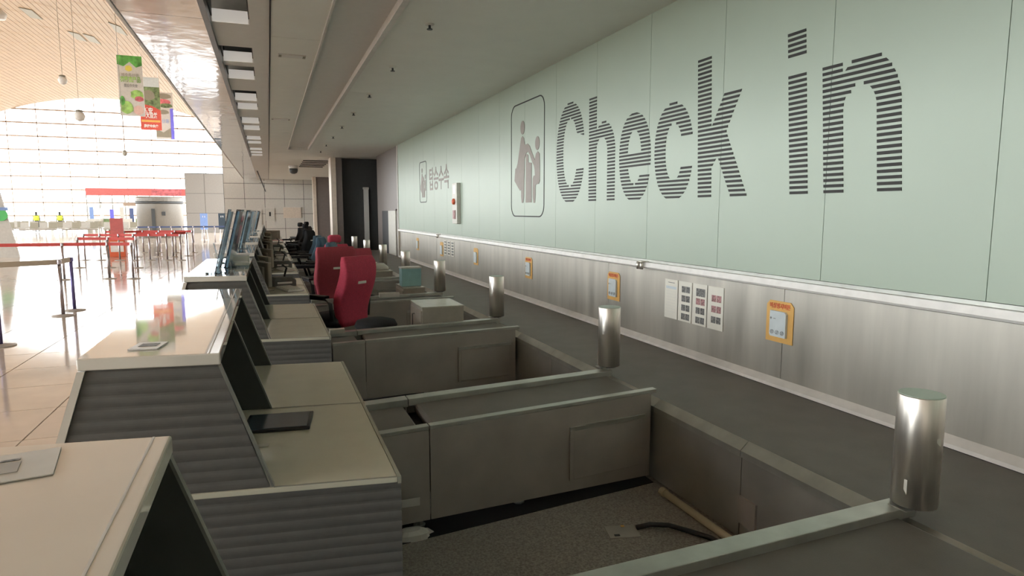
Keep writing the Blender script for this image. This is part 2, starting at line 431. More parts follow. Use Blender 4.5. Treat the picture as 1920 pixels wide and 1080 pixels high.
# ---- great glazed end wall of the hall (window_1) and side glazing (window_2)
w1 = struct(empty('window_1'), 'tall glazed end wall of the hall, blown out by daylight')
XL, XR = -27.0, -1.2
zs = [FZ+1.35*k for k in range(11)]
pane = None
cols = [-27 + 2.58*k for k in range(11)]
for i in range(10):
    for j in range(10):
        if zs[j+1] > vz(cols[i]+1.3)+1.5: continue
        if pane is None: pane = MB().box(0.02, 2.56, 0, 0.02, 0.02, 1.33).build('pane', M['glass'], w1, loc=(cols[i], 80.1, zs[j]))
        else: piece(pane, (cols[i], 80.1, zs[j]), w1)
for z in zs[1:-1]:
    MB().box(XL, XR, 80.0, 80.12, z-0.07, z+0.07).build('transom', M['mullion'], w1)
for xx in cols:
    MB().box(xx-0.03, xx+0.03, 80.0, 80.15, FZ, min(vz(xx)+0.2, 13.4)).build('mullion', M['mullion'], w1)
w2 = struct(empty('window_2'), 'glazed long side of the hall facing the daylight')
for k in range(24):
    yy = -12.6 + k*4.0
    MB().box(-27.15, -27.0, yy-0.06, yy+0.06, FZ, vz(-27)+0.2).build('mullion', M['mullion'], w2)
    if k < 23:
        MB().box(-27.09, -27.07, yy+0.06, yy+3.94, FZ, vz(-27)).build('pane', M['glass'], w2)
struct(MB().box(-400, 300, -200, 550, -0.75, -0.45).build('ground', M['apron']), 'pale airport apron outside the windows')
tb = tag(empty('terminal_building', (-40,240,0)), 'hazy pale building with a domed roof outside the far glazing', 'building')
MB().box(-20, 34, -6, 8, -0.5, 3.6).build('wall', M['haze_build'], tb)
MB().loft([(0,0,3.6,6,5),(0,0,6,5,4),(0,0,8,3,2.6),(0,0,8.8,1,1)], 12, 0.9).build('dome', M['haze_build'], tb, smooth=True)

# ================================================================== WALL LETTERING
import numpy as np
def stripes_letter(name, inside, s0, s1, z0, z1, parent, label):
    mb = MB(); pitch = 0.0348; h = 0.0185
    n = int(round((z1 - 1.71)/pitch)) + 2
    S = np.arange(s0-0.01, s1+0.01, 0.0015)
    for k in range(-2, n):
        zc = 1.71 + h/2 + k*pitch
        if zc > z1 + 0.01 or zc < z0 - 0.01: continue
        def runs(z):
            ins = inside(S, np.full_like(S, z)); d = np.diff(ins.astype(int)); a = list(np.where(d==1)[0]); b = list(np.where(d==-1)[0])
            return list(zip(a, b))
        lo, hi, mid = runs(zc-h/2), runs(zc+h/2), runs(zc)
        for q, (a, b) in enumerate(mid):
            sa, sb = S[a], S[b]
            if sb - sa < 0.008: continue
            if len(lo) == len(mid) and len(hi) == len(mid):
                a0, b0, a1, b1 = S[lo[q][0]], S[lo[q][1]], S[hi[q][0]], S[hi[q][1]]
            else: a0 = a1 = sa; b0 = b1 = sb
            i = len(mb.v); xf, xb = WX-0.004, WX+0.001
            mb.v += [(xf,-a0,zc-h/2),(xf,-b0,zc-h/2),(xf,-b1,zc+h/2),(xf,-a1,zc+h/2),(xb,-a0,zc-h/2),(xb,-b0,zc-h/2),(xb,-b1,zc+h/2),(xb,-a1,zc+h/2)]
            for f in ((0,1,2,3),(0,4,5,1),(1,5,6,2),(2,6,7,3),(3,7,4,0)): mb.face([i+t for t in f])
    lean = {-3: 0.08, -4: 0.05, -5: 0.03, -6: 0.01}.get(int(s0), 0.0)
    mb.v = [(x, y + lean*(z-2.0), z) for x, y, z in mb.v]
    return tag(mb.build(name, M['print'], parent), None)
def ell(s, z, cs, cz, a, b, e=2.2): return (np.abs((s-cs)/a)**e + np.abs((z-cz)/b)**e) < 1
def poly_in(s, z, P):
    r = np.zeros(s.shape, bool); n = len(P)
    for i in range(n):
        (x1,y1),(x2,y2) = P[i], P[(i+1)%n]
        if y1 == y2: continue
        c = ((y1 > z) != (y2 > z)) & (s < (x2-x1)*(z-y1)/(y2-y1)+x1); r ^= c
    return r
def gC(s,z): return ell(s,z,-6.845,2.268,0.365,0.572) & ~ell(s,z,-6.84,2.275,0.19,0.385) & ~((s>-6.70)&(z>2.085)&(z<2.475-0.25*(s+6.65)))
def gh(s,z):
    r = (s>-6.364)&(s<-6.194)&(z>1.71)&(z<2.81)
    arch = ell(s,z,-6.035,2.21,0.238,0.315,2.0) & (z>=2.2) & (s>-6.2) & ~(ell(s,z,-6.078,2.2,0.125,0.17,2.2))
    leg = (s>-5.953)&(s<-5.798)&(z>1.71)&(z<2.22)
    return r | arch | leg
def ge(s,z):
    o_ = ell(s,z,-5.425,2.112,0.282,0.42); i_ = ell(s,z,-5.425,2.112,0.125,0.255)
    bar = o_ & (z>2.02)&(z<2.145)
    ring = o_ & ~i_ & ~((s>-5.40)&(z>1.945)&(z<2.02))
    return (ring | bar)
def gc(s,z): return ell(s,z,-4.795,2.108,0.282,0.417) & ~ell(s,z,-4.785,2.108,0.125,0.245) & ~((s>-4.68)&(z>1.985)&(z<2.235))
def gk(s,z):
    r = (s>-4.442)&(s<-4.275)&(z>1.71)&(z<2.80)
    return r | poly_in(s,z,[(-4.28,2.24),(-4.114,2.5),(-3.92,2.5),(-4.10,2.205),(-4.2,2.03),(-4.28,1.93)]) | poly_in(s,z,[(-4.21,2.05),(-4.10,2.21),(-3.861,1.70),(-4.04,1.70)])
def gi(s,z): return (s>-3.454)&(s<-3.300)&(z>1.71)&(z<2.49)
def gd(s,z): return (s>-3.454)&(s<-3.300)&(z>2.60)&(z<2.79)
def gn(s,z):
    r = (s>-3.169)&(s<-3.018)&(z>1.71)&(z<2.485)
    arch = ell(s,z,-2.852,2.20,0.224,0.318,2.0)&(z>=2.2)&(s>-3.06)&~ell(s,z,-2.90,2.2,0.117,0.15,2.1)
    arch |= (s>-3.03)&(s<-2.96)&(z>2.30)&(z<2.40)
    return r | arch | ((s>-2.783)&(s<-2.629)&(z>1.71)&(z<2.22))
sg = tag(empty('wall_lettering', (0,0,0)), 'large striped dark lettering reading Check in on the teal wall', 'sign')
for fn, a, b, z1, nm in ((gC,-7.22,-6.45,2.85,'letter'),(gh,-6.37,-5.79,2.81,'letter'),(ge,-5.71,-5.14,2.54,'letter'),(gc,-5.08,-4.5,2.53,'letter'),(gk,-4.45,-3.85,2.80,'letter'),(gi,-3.46,-3.29,2.49,'letter'),(gd,-3.46,-3.29,2.79,'letter_dot'),(gn,-3.17,-2.62,2.52,'letter')):
    stripes_letter(nm, fn, a, b, 1.68, z1, sg, None)
def picto(parent, T, lw):
    # T maps (s,z) -> (y,z)
    def P(pts): return [T(a, b) for a, b in pts]
    def poly(name, pts, m):
        MB().prism(P(pts), WX-0.004, WX+0.001, 'x').build(name, m, parent)
    def rrect(s0, s1, z0, z1, r):
        out = []
        for cx, cz, a0 in ((s1-r, z1-r, 0), (s0+r, z1-r, 90), (s0+r, z0+r, 180), (s1-r, z0+r, 270)):
            for k in range(7):
                a = math.radians(a0 + 15*k); out.append((cx+r*math.cos(a), cz+r*math.sin(a)))
        return out
    o_ = P(rrect(-8.78,-7.585,1.522,3.075,0.16)); i_ = P(rrect(-8.78+lw,-7.585-lw,1.522+lw,3.075-lw,0.16-lw))
    mb = MB(); n = len(o_)
    for X in (WX-0.004, WX+0.001):
        mb.v += [(X,a,b) for a,b in o_] + [(X,a,b) for a,b in i_]
    for i in range(n):
        j = (i+1)%n
        mb.face([i,j,n+j,n+i]); mb.face([i,2*n+i,2*n+j,j]); mb.face([n+i,n+j,3*n+j,3*n+i])
    mb.build('frame', M['print'], parent)
    def circ(cs, cz, a, b): return [(cs+a*math.cos(2*PI*k/20), cz+b*math.sin(2*PI*k/20)) for k in range(20)]
    m = M['print_pale']
    poly('passenger_head', circ(-8.338,2.737,0.078,0.092), m)
    poly('passenger_figure', [(-8.39,2.60),(-8.34,2.625),(-8.285,2.59),(-8.25,2.50),(-8.22,2.50),(-8.15,2.505),(-8.08,2.47),(-8.0,2.38),(-7.90,2.27),(-7.93,2.20),(-8.0,2.26),(-8.07,2.35),(-8.14,2.40),(-8.20,2.38),(-8.255,2.32),(-8.275,2.0),(-8.285,1.80),(-8.31,1.715),(-8.36,1.715),(-8.385,1.80),(-8.385,1.90),(-8.43,1.885),(-8.50,1.93),(-8.645,2.03),(-8.61,2.2),(-8.57,2.20),(-8.52,2.27),(-8.45,2.45)], m)
    poly('clerk_head', circ(-7.815,2.478,0.073,0.088), m)
    poly('clerk_figure', [(-7.86,2.35),(-7.80,2.372),(-7.74,2.34),(-7.728,2.20),(-7.728,1.99),(-7.76,1.955),(-7.84,1.95),(-7.87,1.94),(-7.872,1.80),(-7.89,1.71),(-7.94,1.71),(-7.965,1.80),(-7.968,2.03),(-7.94,2.065),(-7.89,2.07),(-7.905,2.15),(-7.93,2.2),(-7.90,2.27)], m)
    poly('desk_figure', [(-8.214,1.717),(-8.214,2.36),(-8.178,2.37),(-8.125,2.35),(-8.12,2.255),(-8.006,2.24),(-8.006,1.717)], m)
pg = tag(empty('wall_pictogram'), 'large framed check-in pictogram of passenger and clerk left of the striped lettering', 'sign')
picto(pg, lambda a, b: (-a, b), 0.016)
pk = tag(empty('wall_pictogram', (0,0,0)), 'small framed check-in pictogram beside the Korean lettering far along the teal wall', 'sign')
picto(pk, lambda a, b: (14.80 - (a+8.78)*0.59, 1.80 + (b-1.522)*0.59), 0.030)
kt = text_mesh('탑승수속', 0.52, M['print_pale'], 'korean_lettering', None, wall_M(WX-0.003, 13.03, 2.25), bold=0.006, width=1.62)
tag(kt, 'grey Korean check-in lettering on the far part of the teal wall', 'sign')
# emergency stop box on the teal wall
eb = tag(empty('control_box', (WX-0.001, 11.6, 0)), 'slim pale control box with red button on the teal wall', 'control box')
MB().box(-0.07, 0, -0.17, 0.15, 1.37, 2.12).build('housing', M['offwhite'], eb, bevel=0.006)
MB().box(-0.074, -0.069, -0.10, 0.08, 1.92, 2.08).build('label_plate', M['white'], eb)
MB().lathe([(0.055,0),(0.055,0.03),(0.03,0.045)], (0,0,0), 14).build('red_button', M['orange'], eb, smooth=True).matrix_local = Matrix.Translation((-0.07,-0.01,1.78)) @ Matrix.Rotation(-PI/2,4,'Y')
MB().box(-0.085, -0.069, -0.08, 0.06, 1.46, 1.62).build('key_cover', M['photo_pink'], eb)

# ---- papers and yellow plates on the steel cladding
SXF = WX - 0.004
nb = [(4.85,4.66),(4.645,4.46),(4.445,4.26),(4.245,4.055)]
photos = [[], [(0.80,0),(0.57,0),(0.34,0),(0.12,0)], [(0.79,2),(0.57,1),(0.35,0),(0.12,0)], [(0.72,1),(0.47,1),(0.22,0)]]
for q, (ya, yb) in enumerate(nb):
    t = tag(empty('notice_sheet', (SXF, ya, 0.655)), ['white notice sheet with printed lines, leftmost of four on the steel wall','white notice sheet with eight grey photos, second of four on the steel wall','white notice sheet with a large top photo, third of four on the steel wall','white notice sheet with pinkish photos, rightmost of four on the steel wall'][q], 'notice', 'notices on the steel cladding')
    W_ = ya-yb
    MB().box(-0.003, 0, -W_, 0, 0.0, 0.345).build('sheet', M['paper'], t)
    if q == 0:
        MB().box(-0.0045,-0.003,-W_*0.75,-W_*0.25,0.315,0.320).build('heading', M['photo_grey'], t)
        MB().box(-0.0045,-0.003,-W_*0.9,-W_*0.1,0.262,0.285).build('grey_band', M['paleblue'], t)
        for r in range(8):
            MB().box(-0.0045,-0.003,-W_*0.85,-W_*0.12,0.24-r*0.026,0.242-r*0.026).build('text_line', M['ceil_grey'], t)
    for (zz, kind) in photos[q]:
        mm = M['photo_pink'] if kind == 1 else M['photo_grey']
        z0 = 0.345*zz; 
        if kind == 2: MB().box(-0.0045,-0.003,-W_*0.88,-W_*0.25,z0-0.03,z0+0.035).build('photo', mm, t)
        else:
            MB().box(-0.0045,-0.003,-W_*0.54,-W_*0.25,z0-0.025,z0+0.028).build('photo', mm, t)
            MB().box(-0.0045,-0.003,-W_*0.86,-W_*0.58,z0-0.025,z0+0.028).build('photo', mm, t)
for k in range(3):
    t = tag(empty('notice_sheet', (SXF, 12.63-k*0.27, 0.73)), ['far','far','far'][k] + [' leftmost',' middle',' rightmost'][k] + ' of the three dark printed sheets beyond the yellow plates', 'notice', 'far notices on the steel cladding')
    MB().box(-0.003, 0, -0.2, 0, 0, 0.29).build('sheet', M['paper'], t)
    for r in range(5): MB().box(-0.0045,-0.003,-0.17,-0.03,0.02+r*0.055,0.055+r*0.055).build('photo', M['photo_grey'], t)
YP = [(3.46,),(5.77,),(8.09,),(10.49,),(12.82,),(15.1,)]
for k, (yc,) in enumerate(YP):
    t = tag(empty('yellow_plate', (SXF, yc, 0.83)), 'yellow plate holding a pale blue card on the steel wall, ' + ORD[k] + (' to the camera' if k == 0 else ' nearest'), 'sign', 'yellow plates along the steel cladding')
    hw, hh = 0.125, 0.145
    c = 0.03
    MB().prism([(hw-c,hh),(hw,hh-c),(hw,-hh),(-hw+0.0,-hh),(-hw,hh-c),(-hw+c,hh)][::-1], -0.004, 0, 'x').build('plate', M['yellow'], t)
    MB().prism([(0.075,0.075),(0.075,-0.09),(0.065,-0.105),(-0.075,-0.105),(-0.075,0.06),(-0.06,0.075)][::-1], -0.022, -0.004, 'x').build('card', M['paleblue'], t)
    if k < 3:
        text_mesh('비상정지버튼', 0.04, M['orange'], 'lettering', t, wall_M(-0.006, 0.0, 0.108), bold=0.001, width=0.19)
        text_mesh('+ −', 0.04, M['photo_grey'], 'lettering', t, wall_M(-0.0235, 0.045, 0.02), width=0.05)
        text_mesh('① ② ③', 0.035, M['photo_grey'], 'lettering', t, wall_M(-0.0235, 0.0, -0.075), width=0.125)

# ================================================================== COLLECTOR BELT
cb = tag(empty('baggage_belt', (0,0,0)), 'long dark collector belt running along the steel wall', 'conveyor')
MB().box(2.34, WX-0.055, -4, 20.8, 0.28, 0.372).build('belt', M['belt'], cb)
RX0, RX1 = 2.29, 2.345
k = 0; y = 2.63 - 8*0.82
while y < 20.6:
    MB().prism([(RX0,0.30),(RX0,0.335),(RX1-0.012,0.372),(RX1-0.004,0.380),(RX1+0.004,0.374),(RX1+0.004,0.355)], y+0.0015, y+0.82-0.0015, 'y').build('cover_plate', M['steel_rail'], cb)
    y += 0.82
y = 2.63 - 3*1.23
while y < 20.5:
    MB().box(RX0+0.012, RX0+0.03, y+0.003, y+1.23-0.003, FZ+0.01, 0.30).build('side_panel', M['steel_rim'], cb)
    y += 1.23
MB().box(RX0+0.03, WX-0.055, -4, 20.7, FZ, 0.28).build('frame', M['gap'], cb)
MB().box(RX0-0.002, RX0+0.013, 2.50, 2.63, -0.06, 0.085).build('hatch_plate', M['steel_dark'], cb)

# ================================================================== FEEDER CONVEYORS
SK = 0.12
def conveyor(k):
    yn = 3.37 + 2.455*(k-1); yf = yn + 0.655
    if k == 0: yf = 1.76; yn = 1.12
    SK = 0.03 if k == 0 else 0.12
    zt = 0.435
    cv = tag(empty('feeder_conveyor', (0,0,0)), ORD[k] + (' short steel feeder conveyor, cut by the bottom frame edge' if k == 0 else ' steel feeder conveyor from the camera, joining the long baggage belt'), 'conveyor', 'feeder conveyors between counters and baggage belt')
    def B(name, x0, x1, y0, y1, z0, z1, m, bev=0.0):
        return MB().box(x0,x1,y0,y1,z0,z1).shear(SK,1.5).build(name, m, cv, bevel=bev)
    XS, XG, XE = 0.48, 0.765, 2.285
    # belts
    B('belt', XS, XG-0.03, yn+0.045, yf-0.045, 0.33, 0.395, M['belt'], 0.012)
    B('belt', XG+0.045, XE-0.01, yn+0.045, yf-0.045, 0.33, 0.400, M['belt'], 0.02)
    B('frame', XS, XE, yn+0.03, yf-0.03, 0.06, 0.325, M['gap'])
    # far rail in two lengths, flat top, running over the collector rim
    for x0, x1 in ((XS, XG-0.003), (XG+0.003, 2.36 if k == 0 else 2.31)):
        B('far_rail', x0, x1, yf-0.088, yf, 0.385 if x1 < 1 else 0.39, zt, M['steel_rail'], 0.003)
        B('far_panel', x0, min(x1, XE-0.005), yf-0.014, yf-0.002, 0.0, 0.385, M['steel_dark'])
    # near side: panel with rolled top edge
    for x0, x1 in ((XS, XG-0.003), (XG+0.003, XE-0.01)):
        zb = lambda x: -0.085 - 0.045*(x-0.77)/1.5
        MB().prism([(x0, zb(x0)), (x1, zb(x1)), (x1, zt-0.012), (x0, zt-0.012)], yn, yn+0.014).shear(SK,1.5).build('side_panel', M['steel_dark'], cv)
    for x0, x1 in ((XS, XG-0.003), (XG+0.003, 2.32)):
        B('near_rail', x0, x1, yn-0.002, yn+0.048, zt-0.0115, zt+0.012, M['steel_rail'], 0.003)
    if k >= 1:
        # framed access hatch
        hp = B('access_hatch', 1.68, 2.20, yn-0.010, yn+0.001, -0.04, 0.27, M['steel_dark'], 0.004)
        for (a,b,c,d) in ((1.655,2.225,0.27,0.295),(1.655,1.68,-0.04,0.27)):
            MB().box(a,b,yn-0.014,yn,c,d).shear(SK,1.5).build('hatch_frame', M['steel_rail'] if c>.2 else M['steel_dark'], hp)
    B('shadow_strip', XS, XE-0.01, yn-0.055, yn+0.2, FZ, FZ+0.004, M['gap'])  # flat dark strip painting the shade below the side panel onto the carpet
    for xx in (0.72, 1.35, 1.98):
        MB().lathe([(0.02,0.004),(0.02,0.2)], (xx, yn+0.1+SK*(xx-1.5), FZ), 8).lathe([(0.035,0),(0.035,0.012)], (xx, yn+0.1+SK*(xx-1.5), FZ), 8).build('foot', M['steel_rail'], cv)
    return cv
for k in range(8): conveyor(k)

# ---- steel guard cylinders at the end of each rail
cyl_pos = [(2.352,1.705),(2.352,4.16),(2.325,6.63),(2.30,9.06)]
cyl_pos += [(2.28,11.45),(2.28,13.9),(2.28,16.36),(2.28,18.82)]
proto = None
for k, (cx, cy) in enumerate(cyl_pos):
    lab = ORD[k] + (' brushed steel cylinder, with torn stickers, at the belt edge' if k == 0 else ' brushed steel cylinder from the camera at the belt edge')
    if proto is None:
        proto = tag(empty('steel_cylinder', (cx,cy,0)), lab, 'post', 'steel cylinders along the baggage belt')
        flatcaps(MB().lathe([(0.082,0.447),(0.082,0.885),(0.080,0.888)], (0,0,0), 48).build('shell', M['chrome'], proto, smooth=True))
        MB().lathe([(0.0795,0.8885),(0.079,0.891)], (0,0,0), 48).build('cap', M['teal'], proto)
        MB().lathe([(0.06,0.437),(0.06,0.447)], (0,0,0), 24).build('neck', M['gap'], proto)
        MB().box(-0.09, 0.05, -0.04, 0.04, 0.4355, 0.4385).build('mount_plate', M['steel_rail'], proto)
        first = proto
    else:
        c = copy_tree(proto, None, (cx,cy,0), 0.0, lab)
def sticker(th, z0, z1, dth, skew, parent):
    mb = MB(); r = 0.0830; b = 0
    for (t, z) in ((th, z0+skew), (th+dth, z0), (th+dth, z1), (th, z1)):
        mb.v.append((r*math.cos(t), r*math.sin(t), z))
    mb.face([0,1,2,3]); mb.build('torn_sticker', M['paper'], parent)
sticker(math.radians(262), 0.70, 0.735, math.radians(16), 0.02, first)
sticker(math.radians(190), 0.50, 0.56, math.radians(8), 0.02, first)

# ================================================================== CHECK-IN COUNTERS
SH = -0.15
def corr_panel(mb, poly, y0, amp, pitch, step=0.0058):
    zmin = min(p[1] for p in poly); zmax = max(p[1] for p in poly); n = len(poly)
    def ext(z):
        xs = []
        for i in range(n):
            (x1,z1),(x2,z2) = poly[i], poly[(i+1)%n]
            if abs(z1-z2) < 1e-9: continue
            if min(z1,z2) - 1e-9 <= z <= max(z1,z2) + 1e-9: xs.append(x1 + (x2-x1)*(z-z1)/(z2-z1))
        return min(xs), max(xs)
    zl = [zmin + (zmax-zmin)*i/int((zmax-zmin)/step) for i in range(int((zmax-zmin)/step)+1)]
    zl += [0.735-1e-4, 0.735+1e-4]; zl.sort()
    b = len(mb.v)
    for z in zl:
        zz = min(max(z, zmin+1e-5), zmax-1e-5)
        if abs(z-0.735) < 2e-4:
            xa, _ = ext(zz); xb = 0.362 if z < 0.735 else -0.025
        else: xa, xb = ext(zz)
        yy = y0 - amp*abs(math.sin(PI*z/pitch))
        mb.v += [(xa,yy,z),(xb,yy,z)]
    for i in range(len(zl)-1):
        mb.face([b+2*i, b+2*i+1, b+2*i+3, b+2*i+2])
EP = [(-0.515,1.143),(-0.158,1.143),(-0.025,0.735),(0.362,0.735),(0.362,FZ),(-0.94,FZ)]
def island(k):
    y0 = 2.03 + 2.46*(k-1) + (0.03 if k == 0 else 0); L = 1.70; x00 = -0.035 if k == 0 else 0.0
    lab = ['check-in counter at the lower left corner with only its cream top showing',
           'check-in counter with ribbed charcoal end panel, black tray on its desk'] + \
          [ORD[i] + ' check-in counter from the camera in the long counter row' for i in range(2, 11)]
    ct = tag(empty('checkin_counter', (x00,y0,0)), lab[k], 'counter', 'row of check-in counters')
    def B(name, mb, m, par=ct, **kw): return mb.shear(SH,-0.15).build(name, m, par, **kw)
    top = B('countertop', MB().box(-0.525,-0.15,0,L,1.145,1.18), M['counter'], bevel=0.004)
    B('edge_groove', MB().box(-0.182,-0.178,0.004,L-0.004,1.1795,1.1808), M['ceil_grey'], top)
    mb = MB(); corr_panel(mb, EP, 0.012, 0.0045, 0.0355)
    B('ribbed_end_panel', mb, M['ribbed'])
    B('end_board', MB().prism(EP, 0.014, 0.035), M['niche'])
    B('customer_front', MB().prism([(-0.525,1.143),(-0.505,1.143),(-0.925,FZ),(-0.955,FZ)], 0.0, L), M['clad'])
    # fins: thin dark slanted boards with pale front edge
    fin = [(-0.40,1.143),(-0.158,1.143),(-0.025,0.755),(-0.40,0.755)]
    for nm, ya, yb in (('divider_fin',0.845,0.862),('divider_fin',L-0.02,L-0.002)):
        f = B(nm, MB().prism(fin, ya, yb), M['niche'])
        B('fin_edge', MB().prism([(-0.158,1.143),(-0.152,1.143),(-0.018,0.755),(-0.025,0.755)], ya-0.002, yb+0.002), M['edge'], f)
    B('fin_edge', MB().prism([(-0.158,1.143),(-0.151,1.143),(-0.017,0.755),(-0.025,0.755)], 0.005, 0.035), M['edge'])
    bb = B('back_board', MB().box(-0.375,-0.355,0.035,L-0.02,0.755,1.143), M['niche'])
    for yy in (0.42, 1.25):
        B('socket', MB().box(-0.357,-0.345,yy,yy+0.10,0.86,0.93), M['black'], bb)
        B('cable_panel', MB().box(-0.356,-0.350,yy+0.18,yy+0.3,0.80,1.10), M['ribbed'], bb)
    for i, (a, b) in enumerate(((0.002,0.848),(0.852,L))):
        d = B('desk_top', MB().box(-0.35,0.35,a,b,0.735,0.753), M['desk'], bevel=0.003)
        B('desk_edge', MB().box(0.3502,0.362,a,b,0.732,0.7545), M['deskedge'], d)
        B('desk_edge', MB().box(-0.02,0.35,a-0.0005,a+0.006,0.7535,0.7555), M['deskedge'], d)
    B('end_board', MB().prism([(-0.38,0.734),(0.34,0.734),(0.34,FZ),(-0.90,FZ),(-0.53,1.12),(-0.42,1.14)], L-0.025, L-0.003), M['niche'])
    B('modesty_board', MB().box(0.25,0.265,0.036,L-0.026,FZ+0.02,0.734), M['niche'])
    return ct
for k in range(0, 10): island(k)
# sticky hook in the niche of the second counter
hk = tag(empty('hanging_tag', (-0.345, 2.45, 1.0)), 'small pale tag hanging inside the niche of the ribbed counter', 'tag')
MB().lathe([(0.004,0),(0.018,0.012),(0.02,0.04),(0.012,0.07),(0.004,0.08)], (0,0,0), 10).build('tag_body', M['offwhite'], hk, smooth=True)
# black tray lying on the desk
tr = tag(empty('black_tray', (0.005, 2.64, 0.7545)), 'flat black tray lying on the nearest desk', 'tray')
MB().obox((0,0,0.006), 0.25, 0.205, 0.012, rz=-0.13).build('tray_base', M['black'], tr, bevel=0.003)
MB().obox((0,-0.004,0.013), 0.225, 0.18, 0.002, rz=-0.13).build('tray_mat', M['screen'], tr)
lb = tag(MB().obox((-0.055,2.40,0.7555), 0.045, 0.03, 0.001, rz=-0.13).build('desk_label', M['offwhite']), 'small pale label stuck on the nearest desk', 'label')
# card lying on the left foreground counter and framed card on the next counter
cd = tag(empty('counter_card', (-0.42, 1.215, 1.181)), 'beige card with grey pictures lying on the lower left counter', 'card')
MB().obox((0,0,0.001), 0.15, 0.135, 0.002, rz=0.17).build('card_sheet', M['offwhite'], cd)
for (a, b, c, m_) in ((0.003,0.0,0.045,'photo_grey'),(-0.05,0.0,0.04,'photo_grey')):
    MB().obox((a,b-0.005,0.0025), c, 0.05, 0.001, rz=0.17).build('picture', M['seatgrey'], cd)
    MB().obox((a,b+0.033,0.0025), c*0.6, 0.008, 0.001, rz=0.17).build('picture', M['photo_grey'], cd)
fc = tag(empty('counter_card', (-0.362, 2.205, 1.181)), 'white framed grey card lying on the counter with the ribbed end', 'card')
MB().obox((0,0,0.002), 0.082, 0.105, 0.004, rz=-0.15).build('card_frame', M['white'], fc)
MB().obox((0.002,0.005,0.0045), 0.05, 0.045, 0.001, rz=-0.15).build('card_picture', M['photo_grey'], fc)

# ================================================================== THINGS ON AND BEHIND THE COUNTERS
# tilted acrylic sign boards on the counter tops
sp = [(-0.34,4.82),(-0.30,5.25),(-0.30,5.72),(-0.33,7.25),(-0.30,7.9),(-0.31,9.7),(-0.30,10.4),(-0.30,12.2),(-0.29,13.4),(-0.28,14.8)]
ap = None
for i, (x, y) in enumerate(sp):
    lab = ORD[i] + (' tilted clear sign board on the counter tops, counted from the camera')
    if ap is None:
        ap = tag(empty('sign_board', (x,y,1.181)), lab, 'sign', 'tilted sign boards on the counters')
        R_ = math.radians(14)
        MB().obox((0,0,0.005), 0.14, 0.26, 0.01).build('foot', M['acrylic'], ap)
        MB().obox((0.055,0,0.21), 0.012, 0.28, 0.42, ry=R_).build('board', M['poster_b'], ap)
        MB().obox((0.042,0,0.215), 0.004, 0.33, 0.44, ry=R_).build('cover', M['acrylic'], ap)
        MB().obox((0.0,0,0.10), 0.006, 0.05, 0.2, ry=-0.2).build('strut', M['white'], ap)
    else: copy_tree(ap, None, (x,y,1.181), random.uniform(-0.12,0.12), lab)
pp = tag(empty('paper_tray', (-0.22, 5.3, 1.181)), 'clear tray of white leaflets on the third counter top', 'tray')
MB().box(-0.05,0.07,-0.13,0.13,0,0.012).build('tray_base', M['acrylic'], pp)
MB().obox((0.01,0,0.022), 0.10, 0.2, 0.018, rz=0.1).build('leaflets', M['paper'], pp)
pp2 = tag(empty('paper_box', (-0.22, 5.85, 1.181)), 'low white box behind the leaflet tray on the third counter', 'box')
MB().box(-0.08,0.05,-0.16,0.16,0,0.05).build('box_body', M['paper'], pp2, bevel=0.004)
MB().box(-0.085,0.055,-0.165,0.165,0.05,0.056).build('lid', M['white'], pp2)

# monitors
def monitor(x, y, rz, lab, m=None, first=[None]):
    if first[0] is None:
        t = tag(empty('monitor', (x,y,0.7545), rz), lab, 'monitor', 'monitors on the check-in desks')
        MB().box(-0.19,0.19,-0.02,0.025,0.05,0.31).build('casing', M['monitor'], t, bevel=0.012)
        MB().box(-0.175,0.175,0.0252,0.028,0.065,0.295).build('screen', M['screen'], t)
        MB().box(-0.12,0.12,-0.05,-0.02,0.09,0.26).build('rear_bulge', M['monitor'], t, bevel=0.01)
        MB().box(-0.03,0.03,-0.045,-0.012,0.012,0.14).build('neck', M['monitor'], t)
        MB().box(-0.11,0.11,-0.09,0.08,0,0.014).build('foot', M['monitor'], t, bevel=0.004)
        first[0] = t
    else: t = copy_tree(first[0], None, (x,y,0.7545), rz, lab)
    return t
mp_ = [(-0.09,7.33,-1.15),(-0.08,8.25,-1.2),(-0.06,9.85,-1.1),(-0.05,12.3,-1.2),(-0.05,13.2,-1.1),(-0.05,14.8,-1.2),(-0.03,17.4,-1.2),(0.10,19.6,0.0)]
for i, (x,y,r) in enumerate(mp_): monitor(x,y,r, ORD[i] + ' beige backed monitor from the camera on the desks behind the counters')
kb = None
for i, (x,y,r) in enumerate([(0.18,7.28,0.3),(0.2,9.8,0.2),(0.2,12.35,0.1),(0.2,14.7,0.2)]):
    lab = ORD[i] + ' grey keyboard from the camera on the desks'
    if kb is None:
        kb = tag(empty('keyboard', (x,y,0.7545), r), lab, 'keyboard', 'keyboards on the desks')
        MB().obox((0,0,0.012),0.17,0.42,0.02).build('keyboard_case', M['ceil_grey'], kb, bevel=0.004)
        mb = MB()
        for a in range(5):
            for b in range(13): mb.obox((-0.06+a*0.03,-0.18+b*0.03,0.025),0.024,0.024,0.008)
        o = mb.build('keys', M['offwhite'], kb)
    else: copy_tree(kb, None, (x,y,0.7545), r, lab)
ph = None
